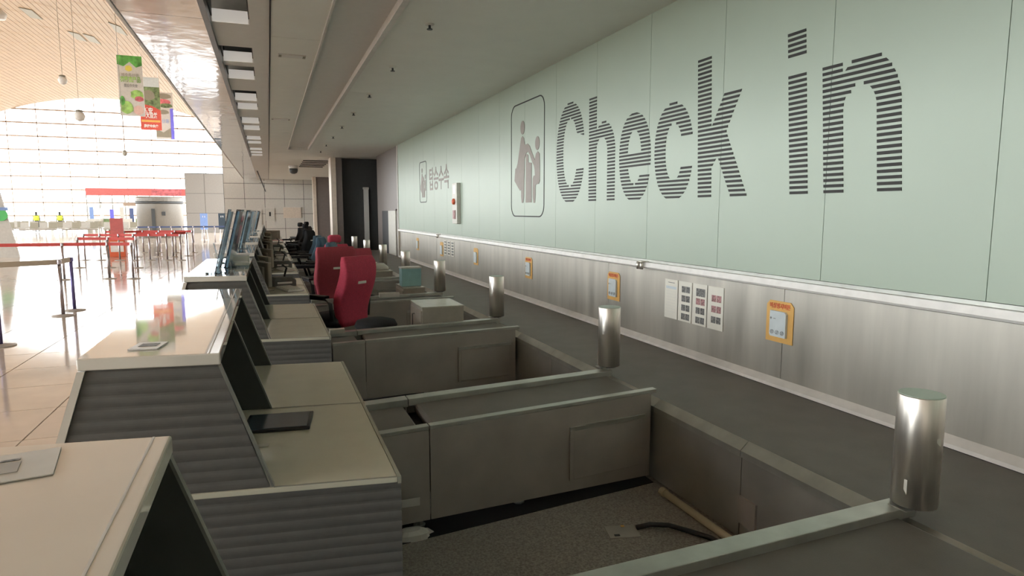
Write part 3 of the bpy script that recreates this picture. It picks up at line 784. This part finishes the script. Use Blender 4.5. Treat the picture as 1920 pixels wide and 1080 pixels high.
for i, (x,y,r) in enumerate([(0.12,7.75,0.2),(0.16,10.3,0.1),(0.15,12.8,0.1),(0.15,15.3,0.1)]):
    lab = ORD[i] + ' dark desk printer from the camera on the desks'
    if ph is None:
        ph = tag(empty('desk_printer', (x,y,0.7545), r), lab, 'printer', 'dark printers on the desks')
        MB().loft([(0,0,0,0.14,0.11),(0,0,0.06,0.14,0.11),(0,0,0.10,0.11,0.09)],16,0.4).build('printer_body', M['ribbed'], ph)
        MB().box(-0.08,0.08,-0.115,-0.10,0.03,0.05).build('paper_slot', M['white'], ph)
        MB().tube([(0.02,0.0,0.10),(0.05,0,0.2),(0.0,0,0.24)],0.012).build('cable_arm', M['black'], ph)
    else: copy_tree(ph, None, (x,y,0.7545), r, lab)
rb = tag(empty('red_folder', (0.2,19.3,0.7545)), 'reddish folder on a far desk below a dark monitor', 'folder')
MB().obox((0,0,0.02),0.3,0.35,0.04).build('folder_cover', M['shopred'], rb)
MB().obox((0,-0.01,0.02),0.28,0.34,0.034).build('folder_pages', M['paper'], rb)

# ---- office chairs: local +y is the way the sitter faces
def office_chair(name, lab, loc, rz, cm, headrest=False, hw=0.25, zt=1.27, grp=None):
    t = tag(empty(name, (loc[0],loc[1],FZ), rz), lab, 'chair', grp)
    prof = []
    for i in range(13):
        u_ = i/12.0; z = 0.50 + (zt-0.50)*u_
        yb = -0.28 + 0.065*math.cos(2*PI*(u_-0.22)/1.25)
        hd = 0.055 + 0.03*math.sin(PI*min(1,u_*1.1))
        wv = hw*(0.80+0.20*min(1,u_*2.2)) 
        if i == 0: hd *= 0.6; wv *= 0.95
        if i == 12: hd *= 0.55; wv *= 0.93
        prof.append((0, yb, z, wv, hd))
    MB().loft(prof, 24, 0.36).build('backrest', cm, t, smooth=True)
    MB().box(-0.06,0.06,-0.398,-0.382,zt-0.30,zt-0.27).build('handle_slot', M['white'], t, bevel=0.004)
    if headrest:
        MB().loft([(0,-0.28,zt+0.03,0.10,0.04),(0,-0.28,zt+0.06,0.13,0.055),(0,-0.28,zt+0.14,0.13,0.05),(0,-0.28,zt+0.17,0.09,0.035)],16,0.5).build('headrest', cm, t, smooth=True)
        MB().tube([(-0.05,-0.28,zt-0.05),(-0.05,-0.28,zt+0.06)],0.01).tube([(0.05,-0.28,zt-0.05),(0.05,-0.28,zt+0.06)],0.01).build('headrest_bars', M['black'], t)
    MB().loft([(0,0.02,0.48,0.21,0.21),(0,0.02,0.51,0.26,0.26),(0,0.02,0.58,0.26,0.26),(0,0.02,0.61,0.22,0.22)],20,0.5).build('seat', M['blackfab'], t, smooth=True)
    for s in (-1,1):
        a = MB().tube([(s*0.27,-0.20,0.57),(s*0.29,-0.20,0.76),(s*0.29,-0.10,0.815),(s*0.29,0.18,0.815),(s*0.29,0.25,0.78),(s*0.26,0.16,0.55)],0.022).build('armrest', M['black'], t, smooth=True)
        MB().box(s*0.29-0.032,s*0.29+0.032,-0.16,0.23,0.82,0.85).build('arm_pad', M['black'], a, bevel=0.01)
    MB().lathe([(0.05,0.10),(0.03,0.14),(0.03,0.46),(0.08,0.48)],(0,0,0),12).build('gas_column', M['black'], t, smooth=True)
    for i in range(5):
        an = 2*PI*i/5+0.3; c_, s_ = math.cos(an), math.sin(an)
        lg = MB().tube([(0.04*c_,0.04*s_,0.12),(0.29*c_,0.29*s_,0.075)],[0.03,0.018],6).build('base_leg', M['black'], t)
        MB().obox((0.29*c_,0.29*s_,0.03),0.03,0.055,0.06,rz=an).build('caster', M['black'], lg, bevel=0.01)
    return t
office_chair('office_chair','bright red high-backed office chair, nearest behind the desks', (0.69,7.42), math.radians(38), M['red'], hw=0.235, grp='red office chairs')
office_chair('office_chair','broad dark crimson office chair behind the nearest red one', (0.74,9.3), math.radians(16), M['red_dark'], hw=0.275, zt=1.28, grp='red office chairs')
office_chair('office_chair','red office chair with headrest, furthest of the red ones', (1.0,12.45), math.radians(25), M['red'], headrest=True, zt=1.16, hw=0.24, grp='red office chairs')
office_chair('office_chair','dark red office chair showing right of and behind the broad crimson one', (1.15,10.25), math.radians(10), M['red_dark'], zt=1.2, grp='red office chairs')
for i, (x,y) in enumerate([(0.69,11.72),(0.70,14.2),(0.70,15.2)]):
    office_chair('office_chair', ['nearest','middle','furthest'][i]+' of the three round-backed blue office chairs', (x,y), math.radians(70), M['blue'], zt=1.22, hw=0.24, grp='blue office chairs')
for i, (x,y,hr) in enumerate([(0.80,19.5,False),(0.80,20.8,True),(0.75,23.0,True),(1.05,25.0,True)]):
    office_chair('office_chair', ['nearest','second','third','furthest'][i]+' black office chair at the far end of the desk row', (x,y), math.radians(60), M['blackfab'], headrest=hr, zt=1.22, hw=0.24, grp='black office chairs')
st = tag(empty('round_stool', (1.02,6.78,FZ)), 'round black stool beside the nearest red chair', 'stool')
MB().lathe([(0.05,0.50),(0.20,0.52),(0.225,0.56),(0.20,0.61),(0.10,0.635),(0.01,0.64)],(0,0,0),24).build('seat', M['blackfab'], st, smooth=True)
MB().lathe([(0.03,0.1),(0.025,0.50)],(0,0,0),10).build('gas_column', M['black'], st)
for i in range(5):
    an=2*PI*i/5; MB().tube([(0,0,0.1),(0.22*math.cos(an),0.22*math.sin(an),0.04)],[0.025,0.02],6).build('base_leg', M['black'], st)

# boxes between the conveyors
def cabinet(lab, x0, x1, y0, y1, zt):
    t = tag(empty('drawer_cabinet', (x0,y0,FZ)), lab, 'cabinet', 'beige cabinets beside the baggage belt')
    w_, d_, h_ = x1-x0, y1-y0, zt-FZ
    MB().box(0.005,w_-0.005,0.005,d_-0.005,0.02,h_-0.02).build('cabinet_body', M['boxbeige'], t)
    MB().box(0,w_,0,d_,h_-0.02,h_).build('cabinet_top', M['boxtop'], t, bevel=0.004)
    dr = MB().box(-0.006,0.004,0.03,d_-0.03,0.05,h_-0.05).build('door', M['boxbeige'], t)
    MB().tube([(-0.007,d_*0.6,h_-0.12),(-0.03,d_*0.6,h_-0.12),(-0.03,d_*0.6,h_-0.3),(-0.007,d_*0.6,h_-0.3)],0.007).build('handle', M['ribbed'], dr)
    for xx in (0.03,w_-0.06):
        MB().box(xx,xx+0.03,0.03,d_-0.03,0,0.02).build('foot', M['black'], t)
    return t
cabinet('beige drawer cabinet in the bay just past the second feeder conveyor', 1.50,1.97,6.70,7.30,0.575)
cabinet('beige cabinet with a teal bin on top, further along', 1.78,2.10,9.15,9.75,0.50)
cabinet('small beige cabinet furthest along beside the belt', 1.72,2.09,11.7,12.3,0.52)
tb2 = tag(empty('teal_bin', (1.94,9.40,0.501)), 'translucent teal bin standing on a beige cabinet', 'bin')
MB().box(-0.15,0.14,-0.10,0.10,0.0,0.27).build('bin_body', M['teal_bin'], tb2, bevel=0.006)
MB().box(-0.155,0.145,-0.105,0.105,0.262,0.282).build('rim', M['trim'], tb2)
lp = tag(empty('machine_base', (1.9,12.0,0.5205)), 'pale round moulded base on the furthest cabinet', 'machine')
MB().loft([(0,0,0,0.16,0.2),(0,0,0.06,0.15,0.19),(0,0,0.12,0.08,0.1)],20,0.6).build('base_shell', M['offwhite'], lp, smooth=True)
MB().box(-0.15,-0.05,-0.05,0.05,0.12,0.14).build('base_cap', M['trim'], lp)
bg_ = tag(empty('black_bag', (1.35,9.45,FZ)), 'black bag with a pale strap beside the teal bin cabinet', 'bag')
MB().loft([(0,0,0.0,0.15,0.11),(0,0,0.15,0.19,0.13),(0,0,0.42,0.17,0.12),(0,0,0.52,0.10,0.07),(0,0,0.54,0.04,0.03)],18,0.6).build('bag_body', M['blackfab'], bg_, smooth=True)
MB().tube([(-0.17,-0.05,0.1),(-0.15,-0.08,0.35),(-0.08,-0.07,0.52)],0.007).build('strap', M['offwhite'], bg_)
wt = tag(MB().box(1.35,1.62,8.60,8.66,0.447,0.505).build('pale_block', M['ceil_grey']), 'pale grey block lying on the third feeder rail', 'block')
we = tag(MB().box(0.50,0.60,5.98,6.28,0.0,0.06).build('box', M['white']), 'white end block on the second feeder conveyor rail', 'block')
bpy.data.objects.remove(we)
we = tag(MB().box(0.50,0.64,6.225,6.30,0.436,0.475).shear(0.12,0.57).build('white_block', M['offwhite']), 'white block on the left end of the third feeder conveyor', 'block')

# floor things in the nearest bay
pi_ = tag(empty('floor_pipe', (2.225,0,FZ)), 'cream pipe lying on the carpet along the belt frame', 'pipe')
MB().tube([(0,1.85,0.022),(0,3.22,0.022)],0.022,12).build('pipe_tube', M['pipe'], pi_, smooth=True)
MB().lathe([(0.027,0),(0.027,0.04)],(0,0,0),12).build('pipe_socket', M['pipe'], pi_).matrix_local = Matrix.Translation((0,3.24,0.022)) @ Matrix.Rotation(PI/2,4,'X')
ca = tag(MB().tube([(1.84,2.91,FZ+0.012),(1.92,2.90,FZ+0.02),(2.0,2.84,FZ+0.03),(2.08,2.76,FZ+0.02),(2.15,2.66,FZ+0.016),(2.17,2.5,FZ+0.016)],0.014,8).build('black_cable', M['black'], smooth=True), 'thick black cable coming out of the floor plate', 'cable')
fp = tag(empty('floor_plate', (1.75,2.91,FZ)), 'dull metal outlet plate set in the carpet', 'floor plate')
MB().obox((0,0,0.003),0.17,0.13,0.006,rz=-0.25).build('plate', M['steel_dark'], fp)
MB().obox((-0.05,-0.03,0.007),0.03,0.018,0.003,rz=-0.25).build('slot', M['gap'], fp)
MB().obox((0.03,0.05,0.007),0.02,0.018,0.002,rz=-0.25).build('yellow_tape', M['yellow'], fp)
gs = tag(empty('grey_sack', (0.66,3.26,FZ)), 'crumpled grey sheet on the carpet by the ribbed counter', 'sheet')
MB().loft([(0,0,0,0.09,0.05),(0,0,0.03,0.085,0.045),(-0.01,0,0.05,0.05,0.03)],12,0.7).build('sheet_fold', M['ceil_grey'], gs)
MB().obox((0.06,0.02,0.005),0.10,0.06,0.008,rz=0.4).build('sheet_flap', M['ceil_grey'], gs)
tp = tag(MB().box(0.60,0.70,3.2535,3.2545,0.02,0.065).build('tape_patch', M['ceil_grey']), 'pale tape patch on the side of the nearest full feeder conveyor', 'tape')

# ================================================================== CEILING FITTINGS
lbp = 0
for i, (a, b) in enumerate(holes):
    n_ = min(i, 11)
    lab = ('ceiling light box in the dark edge strip, ' + ['just above the frame','largest, at the top of the picture','second largest','third largest','fourth','fifth','sixth','seventh','eighth','ninth','tenth','eleventh','last and smallest'][i] + (' from the camera' if i > 3 else ''))
    t = tag(empty('ceiling_light', (0,a,CZ)), lab, 'ceiling light', 'recessed light boxes along the canopy edge')
    d = b-a
    mb = MB(); mb.box(HX0,HX0+0.012,0,d,0.051,0.24).box(HX1-0.012,HX1,0,d,0.051,0.24).box(HX0,HX1,0,0.012,0.051,0.24).box(HX0,HX1,0,d,0.23,0.245)
    mb.build('housing', M['boxdark'], t)
    MB().box(HX0+0.013,HX1-0.013,d-0.02,d-0.005,0.0,0.115).build('glow_panel', M['boxglow'], t)  # end board glows by itself in place of daylight from the hall
    if d > 0.85: pass
spk = None
for i in range(9):
    y = 4.26 + 1.95*i
    lab = ('sprinkler head in the canopy ceiling, ' + ORD[i] + ' in the row')
    if spk is None:
        spk = tag(empty('sprinkler', (1.51,y,CZ-0.004)), lab, 'sprinkler', 'row of ceiling sprinklers')
        MB().lathe([(0.045,0),(0.045,-0.008),(0.02,-0.012)][::-1],(0,0,0),16).build('rosette', M['offwhite'], spk)
        MB().lathe([(0.012,-0.045),(0.012,-0.012)],(0,0,0),10).lathe([(0.028,-0.052),(0.028,-0.045)],(0,0,0),12).build('head', M['black'], spk)
    else: copy_tree(spk, None, (1.51,y,CZ-0.004), None, lab)
for i, (x, y, w_) in enumerate([(0.33,8.0,0.30),(0.30,13.4,0.34)]):
    t = tag(empty('air_slot', (x,y,CZ-0.004)), ['nearer','further'][i]+' narrow slot diffuser in the pale ceiling strip', 'vent', 'slot diffusers')
    MB().box(-w_/2,w_/2,-0.08,0.08,-0.008,0).build('frame', M['trim'], t)
    MB().box(-w_/2+0.02,w_/2-0.02,-0.05,0.05,-0.010,-0.008).build('slot', M['ceil_grey'], t)
    for s in (-1,1): MB().box(s*(w_/2-0.02)-0.015,s*(w_/2-0.02)+0.015,-0.05,0.05,-0.012,-0.008).build('slot_end', M['vent'], t)
dc = tag(empty('dome_camera', (0.98,26.5,CZ)), 'round dome camera under the far canopy ceiling', 'camera')
MB().lathe([(0.05,-0.32),(0.13,-0.28),(0.16,-0.2),(0.16,-0.12)],(0,0,0),20).build('dome', M['charwall'], dc, smooth=True)
MB().lathe([(0.17,-0.12),(0.17,0.0)],(0,0,0),20).build('housing', M['white'], dc, smooth=True)
hs = tag(empty('hanging_sign', (-0.25,30.5,CZ)), 'dark thin sign hanging edge-on under the far canopy edge', 'sign')
MB().prism([(-0.16,0.0),(0.16,-0.9),(0.20,-0.9),(-0.10,0.0)],-0.03,0.03,'y').build('sign_frame', M['fascia_dark'], hs)
MB().box(-0.05,0.22,-0.02,0.5,-0.5,-0.44).build('sign_shelf', M['ceil_grey'], hs)

# notice boards on the end wall
for i, (x0,x1,z0,z1,m) in enumerate([(-1.35,-0.85,0.7,1.75,'offwhite'),(-0.83,-0.35,0.7,1.72,'tile_wall'),(-0.15,0.32,1.1,1.78,'offwhite'),(0.78,1.72,1.25,1.83,'cream_col')]):
    t = tag(empty('wall_board', (x0,37.99,z0)), ['tall pale board, leftmost on the end wall','grey board next to the leftmost on the end wall','small pale board with a dark mark on the end wall','wide cream board, rightmost on the end wall'][i], 'board', 'boards on the end wall')
    MB().box(0,x1-x0,-0.05,0,0,z1-z0).build('board_panel', M[m], t)
    MB().box(-0.02,x1-x0+0.02,-0.03,0.005,z1-z0,z1-z0+0.03).build('board_frame', M['trim'], t)
    if i == 2: MB().box(0.19,0.28,-0.056,-0.05,0.25,0.48).build('dark_mark', M['black'], t)

# ================================================================== HALL: banners, lamps, stanchions, shop
def banner(lab, xc, y, z0, z1, w_, kind):
    t = tag(empty('hanging_banner', (xc,y,0)), lab, 'banner', 'banners hanging in the hall')
    MB().box(-w_/2,w_/2,-0.02,0.02,z0,z1).build('banner_sheet', {0:M['b_pale'],1:M['b_red'],2:M['b_white']}[kind], t)
    H_ = z1-z0
    def patch(name, pts, m):
        MB().prism([(-w_/2+a*w_, z0+b*H_) for a,b in pts], -0.028-0.003*len(t.children), -0.02, 'y').build(name, m, t)
    def blob(name, cx, cz, a, b, m, n=12):
        patch(name, [(cx+a*math.cos(2*PI*i/n)*(1+0.15*math.sin(3*i)), cz+b*math.sin(2*PI*i/n)) for i in range(n)][::-1], m)
    if kind == 0:
        patch('leaf_print', [(0,1),(0,0.85),(0.25,0.82),(0.5,0.9),(0.75,0.81),(1,0.85),(1,1)], M['leaf'])
        blob('flower_print', 0.45,0.79,0.14,0.05,M['petal_y'])
        blob('fruit_print', 0.72,0.36,0.26,0.08,M['leaf2']); blob('fruit_print', 0.80,0.29,0.18,0.045,M['petal_r'])
        blob('fruit_print', 0.28,0.14,0.25,0.11,M['leaf2']); blob('fruit_print', 0.75,0.1,0.2,0.08,M['skinp'])
        blob('fruit_print', 0.12,0.25,0.10,0.08,M['leaf'])
        text_mesh('农家农产品', 0.34, M['leaf2'], 'lettering', t, face_M(0,-0.07,z0+0.60*H_), bold=0.01, width=w_*0.82)
        text_mesh('제주특산품', 0.2, M['vent'], 'lettering', t, face_M(0,-0.07,z0+0.675*H_), width=w_*0.7)
        text_mesh('農協中央會', 0.2, M['photo_grey'], 'lettering', t, face_M(0,-0.07,z0+0.50*H_), width=w_*0.55)
    if kind == 1:
        patch('sky_print', [(0,1),(0,0.82),(1,0.82),(1,1)], M['paleblue'])
        patch('field_print', [(0,0.82),(0,0.5),(0.6,0.46),(1,0.38),(1,0.82)], M['leafd'])
        blob('crop_print', 0.45,0.66,0.3,0.1,M['vent'])
        text_mesh('新安', 0.4, M['white'], 'lettering', t, face_M(-0.1*w_,-0.07,z0+0.36*H_), bold=0.012, width=w_*0.45)
        text_mesh('大自然', 0.4, M['white'], 'lettering', t, face_M(0.05*w_,-0.07,z0+0.27*H_), bold=0.012, width=w_*0.55)
        patch('gold_line', [(0.05,0.19),(0.05,0.15),(0.95,0.15),(0.95,0.19)], M['yellow'])
        text_mesh('農協中央會', 0.2, M['white'], 'lettering', t, face_M(0,-0.07,z0+0.07*H_), bold=0.01, width=w_*0.7)
    if kind == 2:
        blob('dish_print', 0.5,0.92,0.42,0.06,M['vent']); blob('dish_print', 0.45,0.80,0.42,0.06,M['petal_r'])
        blob('dish_print', 0.6,0.72,0.36,0.05,M['leafd']); blob('dish_print', 0.45,0.58,0.3,0.05,M['vent'])
        patch('blue_band', [(0.82,0.66),(0.82,0.0),(1,0.0),(1,0.66)], M['bluep2'])
        patch('dark_print', [(0,0.22),(0,0.04),(0.8,0.04),(0.8,0.24),(0.4,0.14)], M['vent'])
        text_mesh('특산품', 0.3, M['bluep'], 'lettering', t, face_M(-0.06*w_,-0.07,z0+0.38*H_), width=w_*0.6)
    for s in (-1,1): MB().tube([(s*w_*0.45,0,z1),(s*w_*0.45,0,vz(xc)-0.05)],0.012,5).build('cord', M['white'], t)
M['b_pale'] = mat('banner_pale', (0.62,0.60,0.56), 0.6); M['b_red'] = mat('banner_red', (0.62,0.10,0.07), 0.6); M['b_white'] = mat('banner_white', (0.58,0.56,0.52), 0.6)
M['leaf'] = mat('leaf_green', (0.12,0.40,0.08), 0.6, var=0.5, scale=3); M['leaf2'] = mat('fresh_green', (0.30,0.50,0.14), 0.6, var=0.5, scale=3)
M['leafd'] = mat('dark_green', (0.16,0.22,0.10), 0.6, var=0.6, scale=4); M['petal_y'] = mat('yellow_print', (0.75,0.65,0.12), 0.6)
M['petal_r'] = mat('pink_print', (0.60,0.16,0.18), 0.6, var=0.4, scale=4); M['skinp'] = mat('peach_print', (0.70,0.48,0.42), 0.6)
M['bluep2'] = mat('violet_blue', (0.18,0.17,0.75), 0.6)
banner('pale banner with green leaves and fruit, nearest and leftmost of three', -6.88,42,6.93,10.2,1.22,0)
banner('red banner with a field picture, middle of three', -7.0,49,6.97,10.35,1.22,1)
banner('white banner with dishes and a blue edge, furthest of three', -6.95,55,7.0,10.4,1.22,2)
for i, (x,y,z,r,lab) in enumerate([(-7.1,29.5,6.55,0.16,'white globe lamp high on a cord, upper left'),(-6.75,30,5.30,0.20,'pale globe lamp hanging in front of the arch, left of the banners'),(-5.3,30,3.92,0.10,'lowest and smallest hanging globe lamp in front of the glazing')]):
    z0 = z
    t = tag(empty('globe_lamp', (x,y,z)), lab, 'lamp', 'globe lamps hanging in the hall')
    MB().lathe([(0.02,-r),(r*0.7,-r*0.72),(r,0),(r*0.75,r*0.66),(0.05,r)],(0,0,0),16).build('globe', M['white'] if i < 2 else M['offwhite'], t, smooth=True)
    MB().lathe([(r*0.8,r*0.9),(r*0.5,r*1.2)],(0,0,0),12).build('cap', M['vent'], t)
    MB().tube([(0,0,r*1.2),(0,0,vz(x)-z)],0.008,5).build('cord', M['vent'], t)
t = tag(empty('pendant_lamp', (-9.75,32,9.2)), 'white fixture cut by the upper left frame corner', 'lamp')
MB().lathe([(0.28,0),(0.34,0.2),(0.15,0.4)],(0,0,0),16).build('fixture_shell', M['white'], t, smooth=True)
MB().tube([(0,0,0.4),(0,0,vz(-9.75)-9.2)],0.03,6).build('stem', M['vent'], t)

def stanchion(x, y, lab, grp, head=0.95, m='post', belt=None, bm='belt_red'):
    t = tag(empty('stanchion', (x,y,FZ)), lab, 'stanchion', grp)
    MB().lathe([(0.17,0),(0.17,0.012),(0.05,0.03)],(0,0,0),20).build('base', M['steel_dark'], t)
    MB().lathe([(0.028,0.02),(0.028,head-0.06)],(0,0,0),12).build('pole', M[m], t, smooth=True)
    MB().lathe([(0.04,head-0.07),(0.04,head)],(0,0,0),12).build('head', M[m], t)
    if belt:
        dx, dy = belt[0]-x, belt[1]-y; L_ = math.hypot(dx,dy)
        MB().obox((dx/2,dy/2,head-0.035), L_, 0.006, 0.085, rz=math.atan2(dy,dx)).build('belt', M[bm], t)
    return t
stanchion(-3.31,13.35,'violet steel post at the right end of the beige belt','nearest row of barrier posts',m='post_blue',belt=(-3.32,12.71),bm='belt_beige')
stanchion(-3.32,12.71,'second steel post on the beige belt, just in front of the violet one','nearest row of barrier posts',belt=(-5.6,11.5),bm='belt_beige')
stanchion(-3.36,10.1,'dark steel post standing alone at the left frame edge','nearest row of barrier posts',m='post_blue')
LO = ['leftmost','second from the left','third from the left','fourth from the left','fifth from the left','sixth from the left','seventh from the left','eighth from the left','ninth from the left']
r1 = [(-6.57,19.6),(-5.0,19.5),(-3.98,19.41),(-3.39,19.19)]
r2 = [(-5.62,23.55),(-4.75,23.3),(-3.91,22.9)]
r3 = [(-6.29,27.2),(-5.75,27.0),(-5.11,26.76),(-4.60,26.5),(-4.08,26.37),(-3.5,26.15),(-3.03,25.97)]
r4 = [(-6.42,31.16),(-5.69,30.9),(-5.09,31.4),(-4.44,31.2),(-3.79,30.93),(-3.1,30.7)]
r5 = [(-4.84,28.46),(-4.1,28.3),(-3.53,27.97),(-3.08,28.46)]
for nm, rr, bm in (('front',r1,'belt_red'),('second',r2,'belt_red'),('third',r3,'belt_red'),('fourth',r5,'belt_red'),('back',r4,'belt_red')):
    for i, (x,y) in enumerate(rr):
        nx = rr[i+1] if i+1 < len(rr) else None
        stanchion(x,y, f'steel barrier post, {LO[i]} in the {nm} row of red belts', f'{nm} row of red belt posts', belt=nx, bm=bm)
for i in range(9):
    x = -6.72+i*0.55; y = 40-0.02*i
    stanchion(x,y, f'far barrier post with blue belt before the round kiosk, {LO[i]}', 'far row of blue belt posts', belt=(x+0.55,y) if i<8 else None, bm='belt_blue')
# red baggage sizer
rs = tag(empty('baggage_sizer', (-5.55,28.9,FZ)), 'red upright baggage sizer among the red belts', 'stand')
MB().box(-0.28,0.28,-0.2,0.2,0,0.75).build('sizer_body', M['orange'], rs, bevel=0.02)
MB().box(-0.22,0.22,-0.04,0.04,0.75,1.5).build('sign_panel', M['shopred'], rs)
MB().box(-0.22,0.22,-0.21,-0.2,0.2,0.6).build('label', M['white'], rs)
# shop
sh = tag(empty('shop', (0,65,0)), 'glass fronted shop with a red fascia band at the hall end', 'shop')
MB().box(-14.6,-6.9,-0.2,0.2,3.0,3.62).build('fascia', M['shopred'], sh)
MB().box(-9.6,-7.2,-0.23,-0.2,3.05,3.57).build('fascia_poster', M['petal_r'], sh)
for i in range(9):
    x = -14.6+i*0.96; MB().box(x-0.03,x+0.03,-0.05,0.05,FZ,3.0).build('post', M['vent'], sh)
for i in range(8):
    x = -14.57+i*0.96; MB().box(x,x+0.9,0.0,0.02,FZ,3.0).build('pane', M['glass'], sh)
MB().box(-11.8,-9.2,-0.4,-0.2,2.1,2.4).build('inner_sign', M['mullion'], sh)
for i in range(7):
    x = -14.3+i*0.75; c = ['bluep','white','bluep2','offwhite','belt_blue','bluep','white'][i]
    MB().box(x,x+0.3,-0.7,-0.66,0.3,2.0-0.1*(i%3)).build('display_banner', M[c], sh)
for i in range(4):
    x = -14.4+i*1.2; MB().box(x,x+0.9,-1.2,-0.9,FZ,1.0).build('shelf_unit', M['leafd'] if i%2 else M['offwhite'], sh)
# kiosk
ki = tag(empty('round_kiosk', (-6.95,50,FZ)), 'round beige kiosk with a dark band under its roof', 'kiosk')
MB().lathe([(1.42,0),(1.42,2.25),(1.42,2.3)],(0,0,0),40).build('kiosk_wall', M['kiosk'], ki, smooth=True)
MB().lathe([(1.46,2.3),(1.46,2.45)],(0,0,0),40).build('dark_band', M['charwall'], ki, smooth=True)
MB().lathe([(1.50,2.45),(1.50,2.68),(1.40,2.76)],(0,0,0),40).build('roof_band', M['kiosk'], ki)
MB().box(-0.32,-0.12,-1.48,-1.36,0.2,1.95).build('door_slot', M['charwall'], ki)
MB().box(0.28,0.5,-1.44,-1.33,1.5,1.75).build('notice', M['charwall'], ki)
# roll-up signs near wall
for i, (x,y,m) in enumerate([(-3.75,44,'bluep'),(-2.75,44.5,'screen')]):
    t = tag(empty('rollup_sign', (x,y,FZ)), ['blue roll-up sign before the grey wall block','dark kiosk screen on a white stand before the grey wall'][i], 'sign')
    MB().obox((0,0,1.15),0.42,0.04,1.0,rx=-0.12).build('sign_face', M[m], t)
    MB().tube([(-0.18,0.1,0.02),(-0.05,0.02,1.5)],0.02,6).build('stand_leg', M['white'], t)
    MB().tube([(0.18,0.1,0.02),(0.05,0.02,1.5)],0.02,6).build('stand_leg', M['white'], t)
    MB().box(-0.22,0.22,-0.15,0.15,0,0.03).build('foot', M['white'], t)
# slanted column at the left edge
lc = tag(empty('slanted_mast', (-9.4,30,FZ)), 'slanted white mast with a green and blue round sign at the left edge', 'mast')
MB().prism([(-0.42,0.0),(0.30,0.0),(-0.22,2.9),(-0.42,2.9)][::-1],-0.05,0.05,'y').build('mast_body', M['b_white'], lc)
MB().lathe([(0.22,0),(0.22,0.05)],(0,0,0),20).build('green_disc', M['green'], lc).matrix_local = Matrix.Translation((-0.16,-0.055,1.62)) @ Matrix.Rotation(PI/2,4,'X')
MB().box(-0.4,0.08,-0.12,-0.06,1.80,1.92).build('blue_bar', M['bluep'], lc)
# rows of waiting seats at the far end
def bench(x, y, lab):
    t = tag(empty('seat_bench', (x,y,FZ)), lab, 'bench', 'rows of waiting seats at the hall end')
    for i in range(4):
        s_ = MB().box(i*0.6+0.04,i*0.6+0.56,-0.25,0.22,0.42,0.48).build('seat', M['seatgrey'], t)
        MB().obox((i*0.6+0.3,0.26,0.72),0.52,0.05,0.46,rx=-0.2).build('backrest', M['vent'] if i%2 else M['seatgrey'], s_)
    MB().box(0,2.4,-0.03,0.03,0.36,0.42).build('beam', M['steel_dark'], t)
    for xx in (0.3,2.1): MB().box(xx-0.03,xx+0.03,-0.25,0.25,0,0.36).build('leg', M['chrome'], t)
bn = 0
for y in (58, 63, 68):
    for x in ([-20.2,-17.5,-14.8,-12.1] if y < 60 else [-21,-18.3,-15.6]):
        bench(x,y,f'grey four-seat bench, {LO[bn%4]} in the '+{58:'front',63:'middle',68:'back'}[y]+' waiting row'); bn += 1
    bn = 0
# two far people in yellow vests, seated height
def person(x, y, lab):
    t = tag(empty('person', (x,y,FZ)), lab, 'person')
    v = [(0,0,0.95),(0,0,1.15),(0,0,1.38),(0,0,1.5),(0,-0.01,1.62),(0.1,0,0.92),(0.11,0.02,0.5),(0.11,0,0.06),(0.11,-0.12,0.03),(-0.1,0,0.92),(-0.11,0.02,0.5),(-0.11,0,0.06),(-0.11,-0.12,0.03),(0.19,0,1.38),(0.24,0.02,1.1),(0.22,-0.08,0.86),(-0.19,0,1.38),(-0.24,0.02,1.1),(-0.22,-0.08,0.86)]
    e = [(0,1),(1,2),(2,3),(3,4),(0,5),(5,6),(6,7),(7,8),(0,9),(9,10),(10,11),(11,12),(2,13),(13,14),(14,15),(2,16),(16,17),(17,18)]
    rad = [.15,.14,.16,.055,.10,.09,.06,.045,.04,.09,.06,.045,.04,.06,.045,.035,.06,.045,.035]
    me = bpy.data.meshes.new('body'); me.from_pydata(v, e, []); ob = bpy.data.objects.new('body', me); COL.objects.link(ob); ob.parent = t
    md = ob.modifiers.new('skin','SKIN')
    for i, sv in enumerate(me.skin_vertices[0].data): sv.radius = (rad[i], rad[i]*0.85); sv.use_root = (i == 0)
    ob.modifiers.new('sub','SUBSURF').levels = 1
    me.materials.append(M['charwall'])
    MB().loft([(0,0,1.0,0.21,0.16),(0,0,1.25,0.22,0.17),(0,0,1.42,0.19,0.13)],16,0.8).build('yellow_vest', M['hivis'], t, smooth=True)
    MB().loft([(0,-0.01,1.56,0.06,0.07),(0,-0.01,1.63,0.095,0.11),(0,-0.01,1.70,0.09,0.10),(0,0,1.75,0.04,0.05)],14,0.9).build('hair', M['black'], t, smooth=True)
person(-18.6,66,'person in a yellow vest, left of the two standing by the waiting seats')
person(-16.9,66,'person in a yellow vest, right of the two standing by the waiting seats')
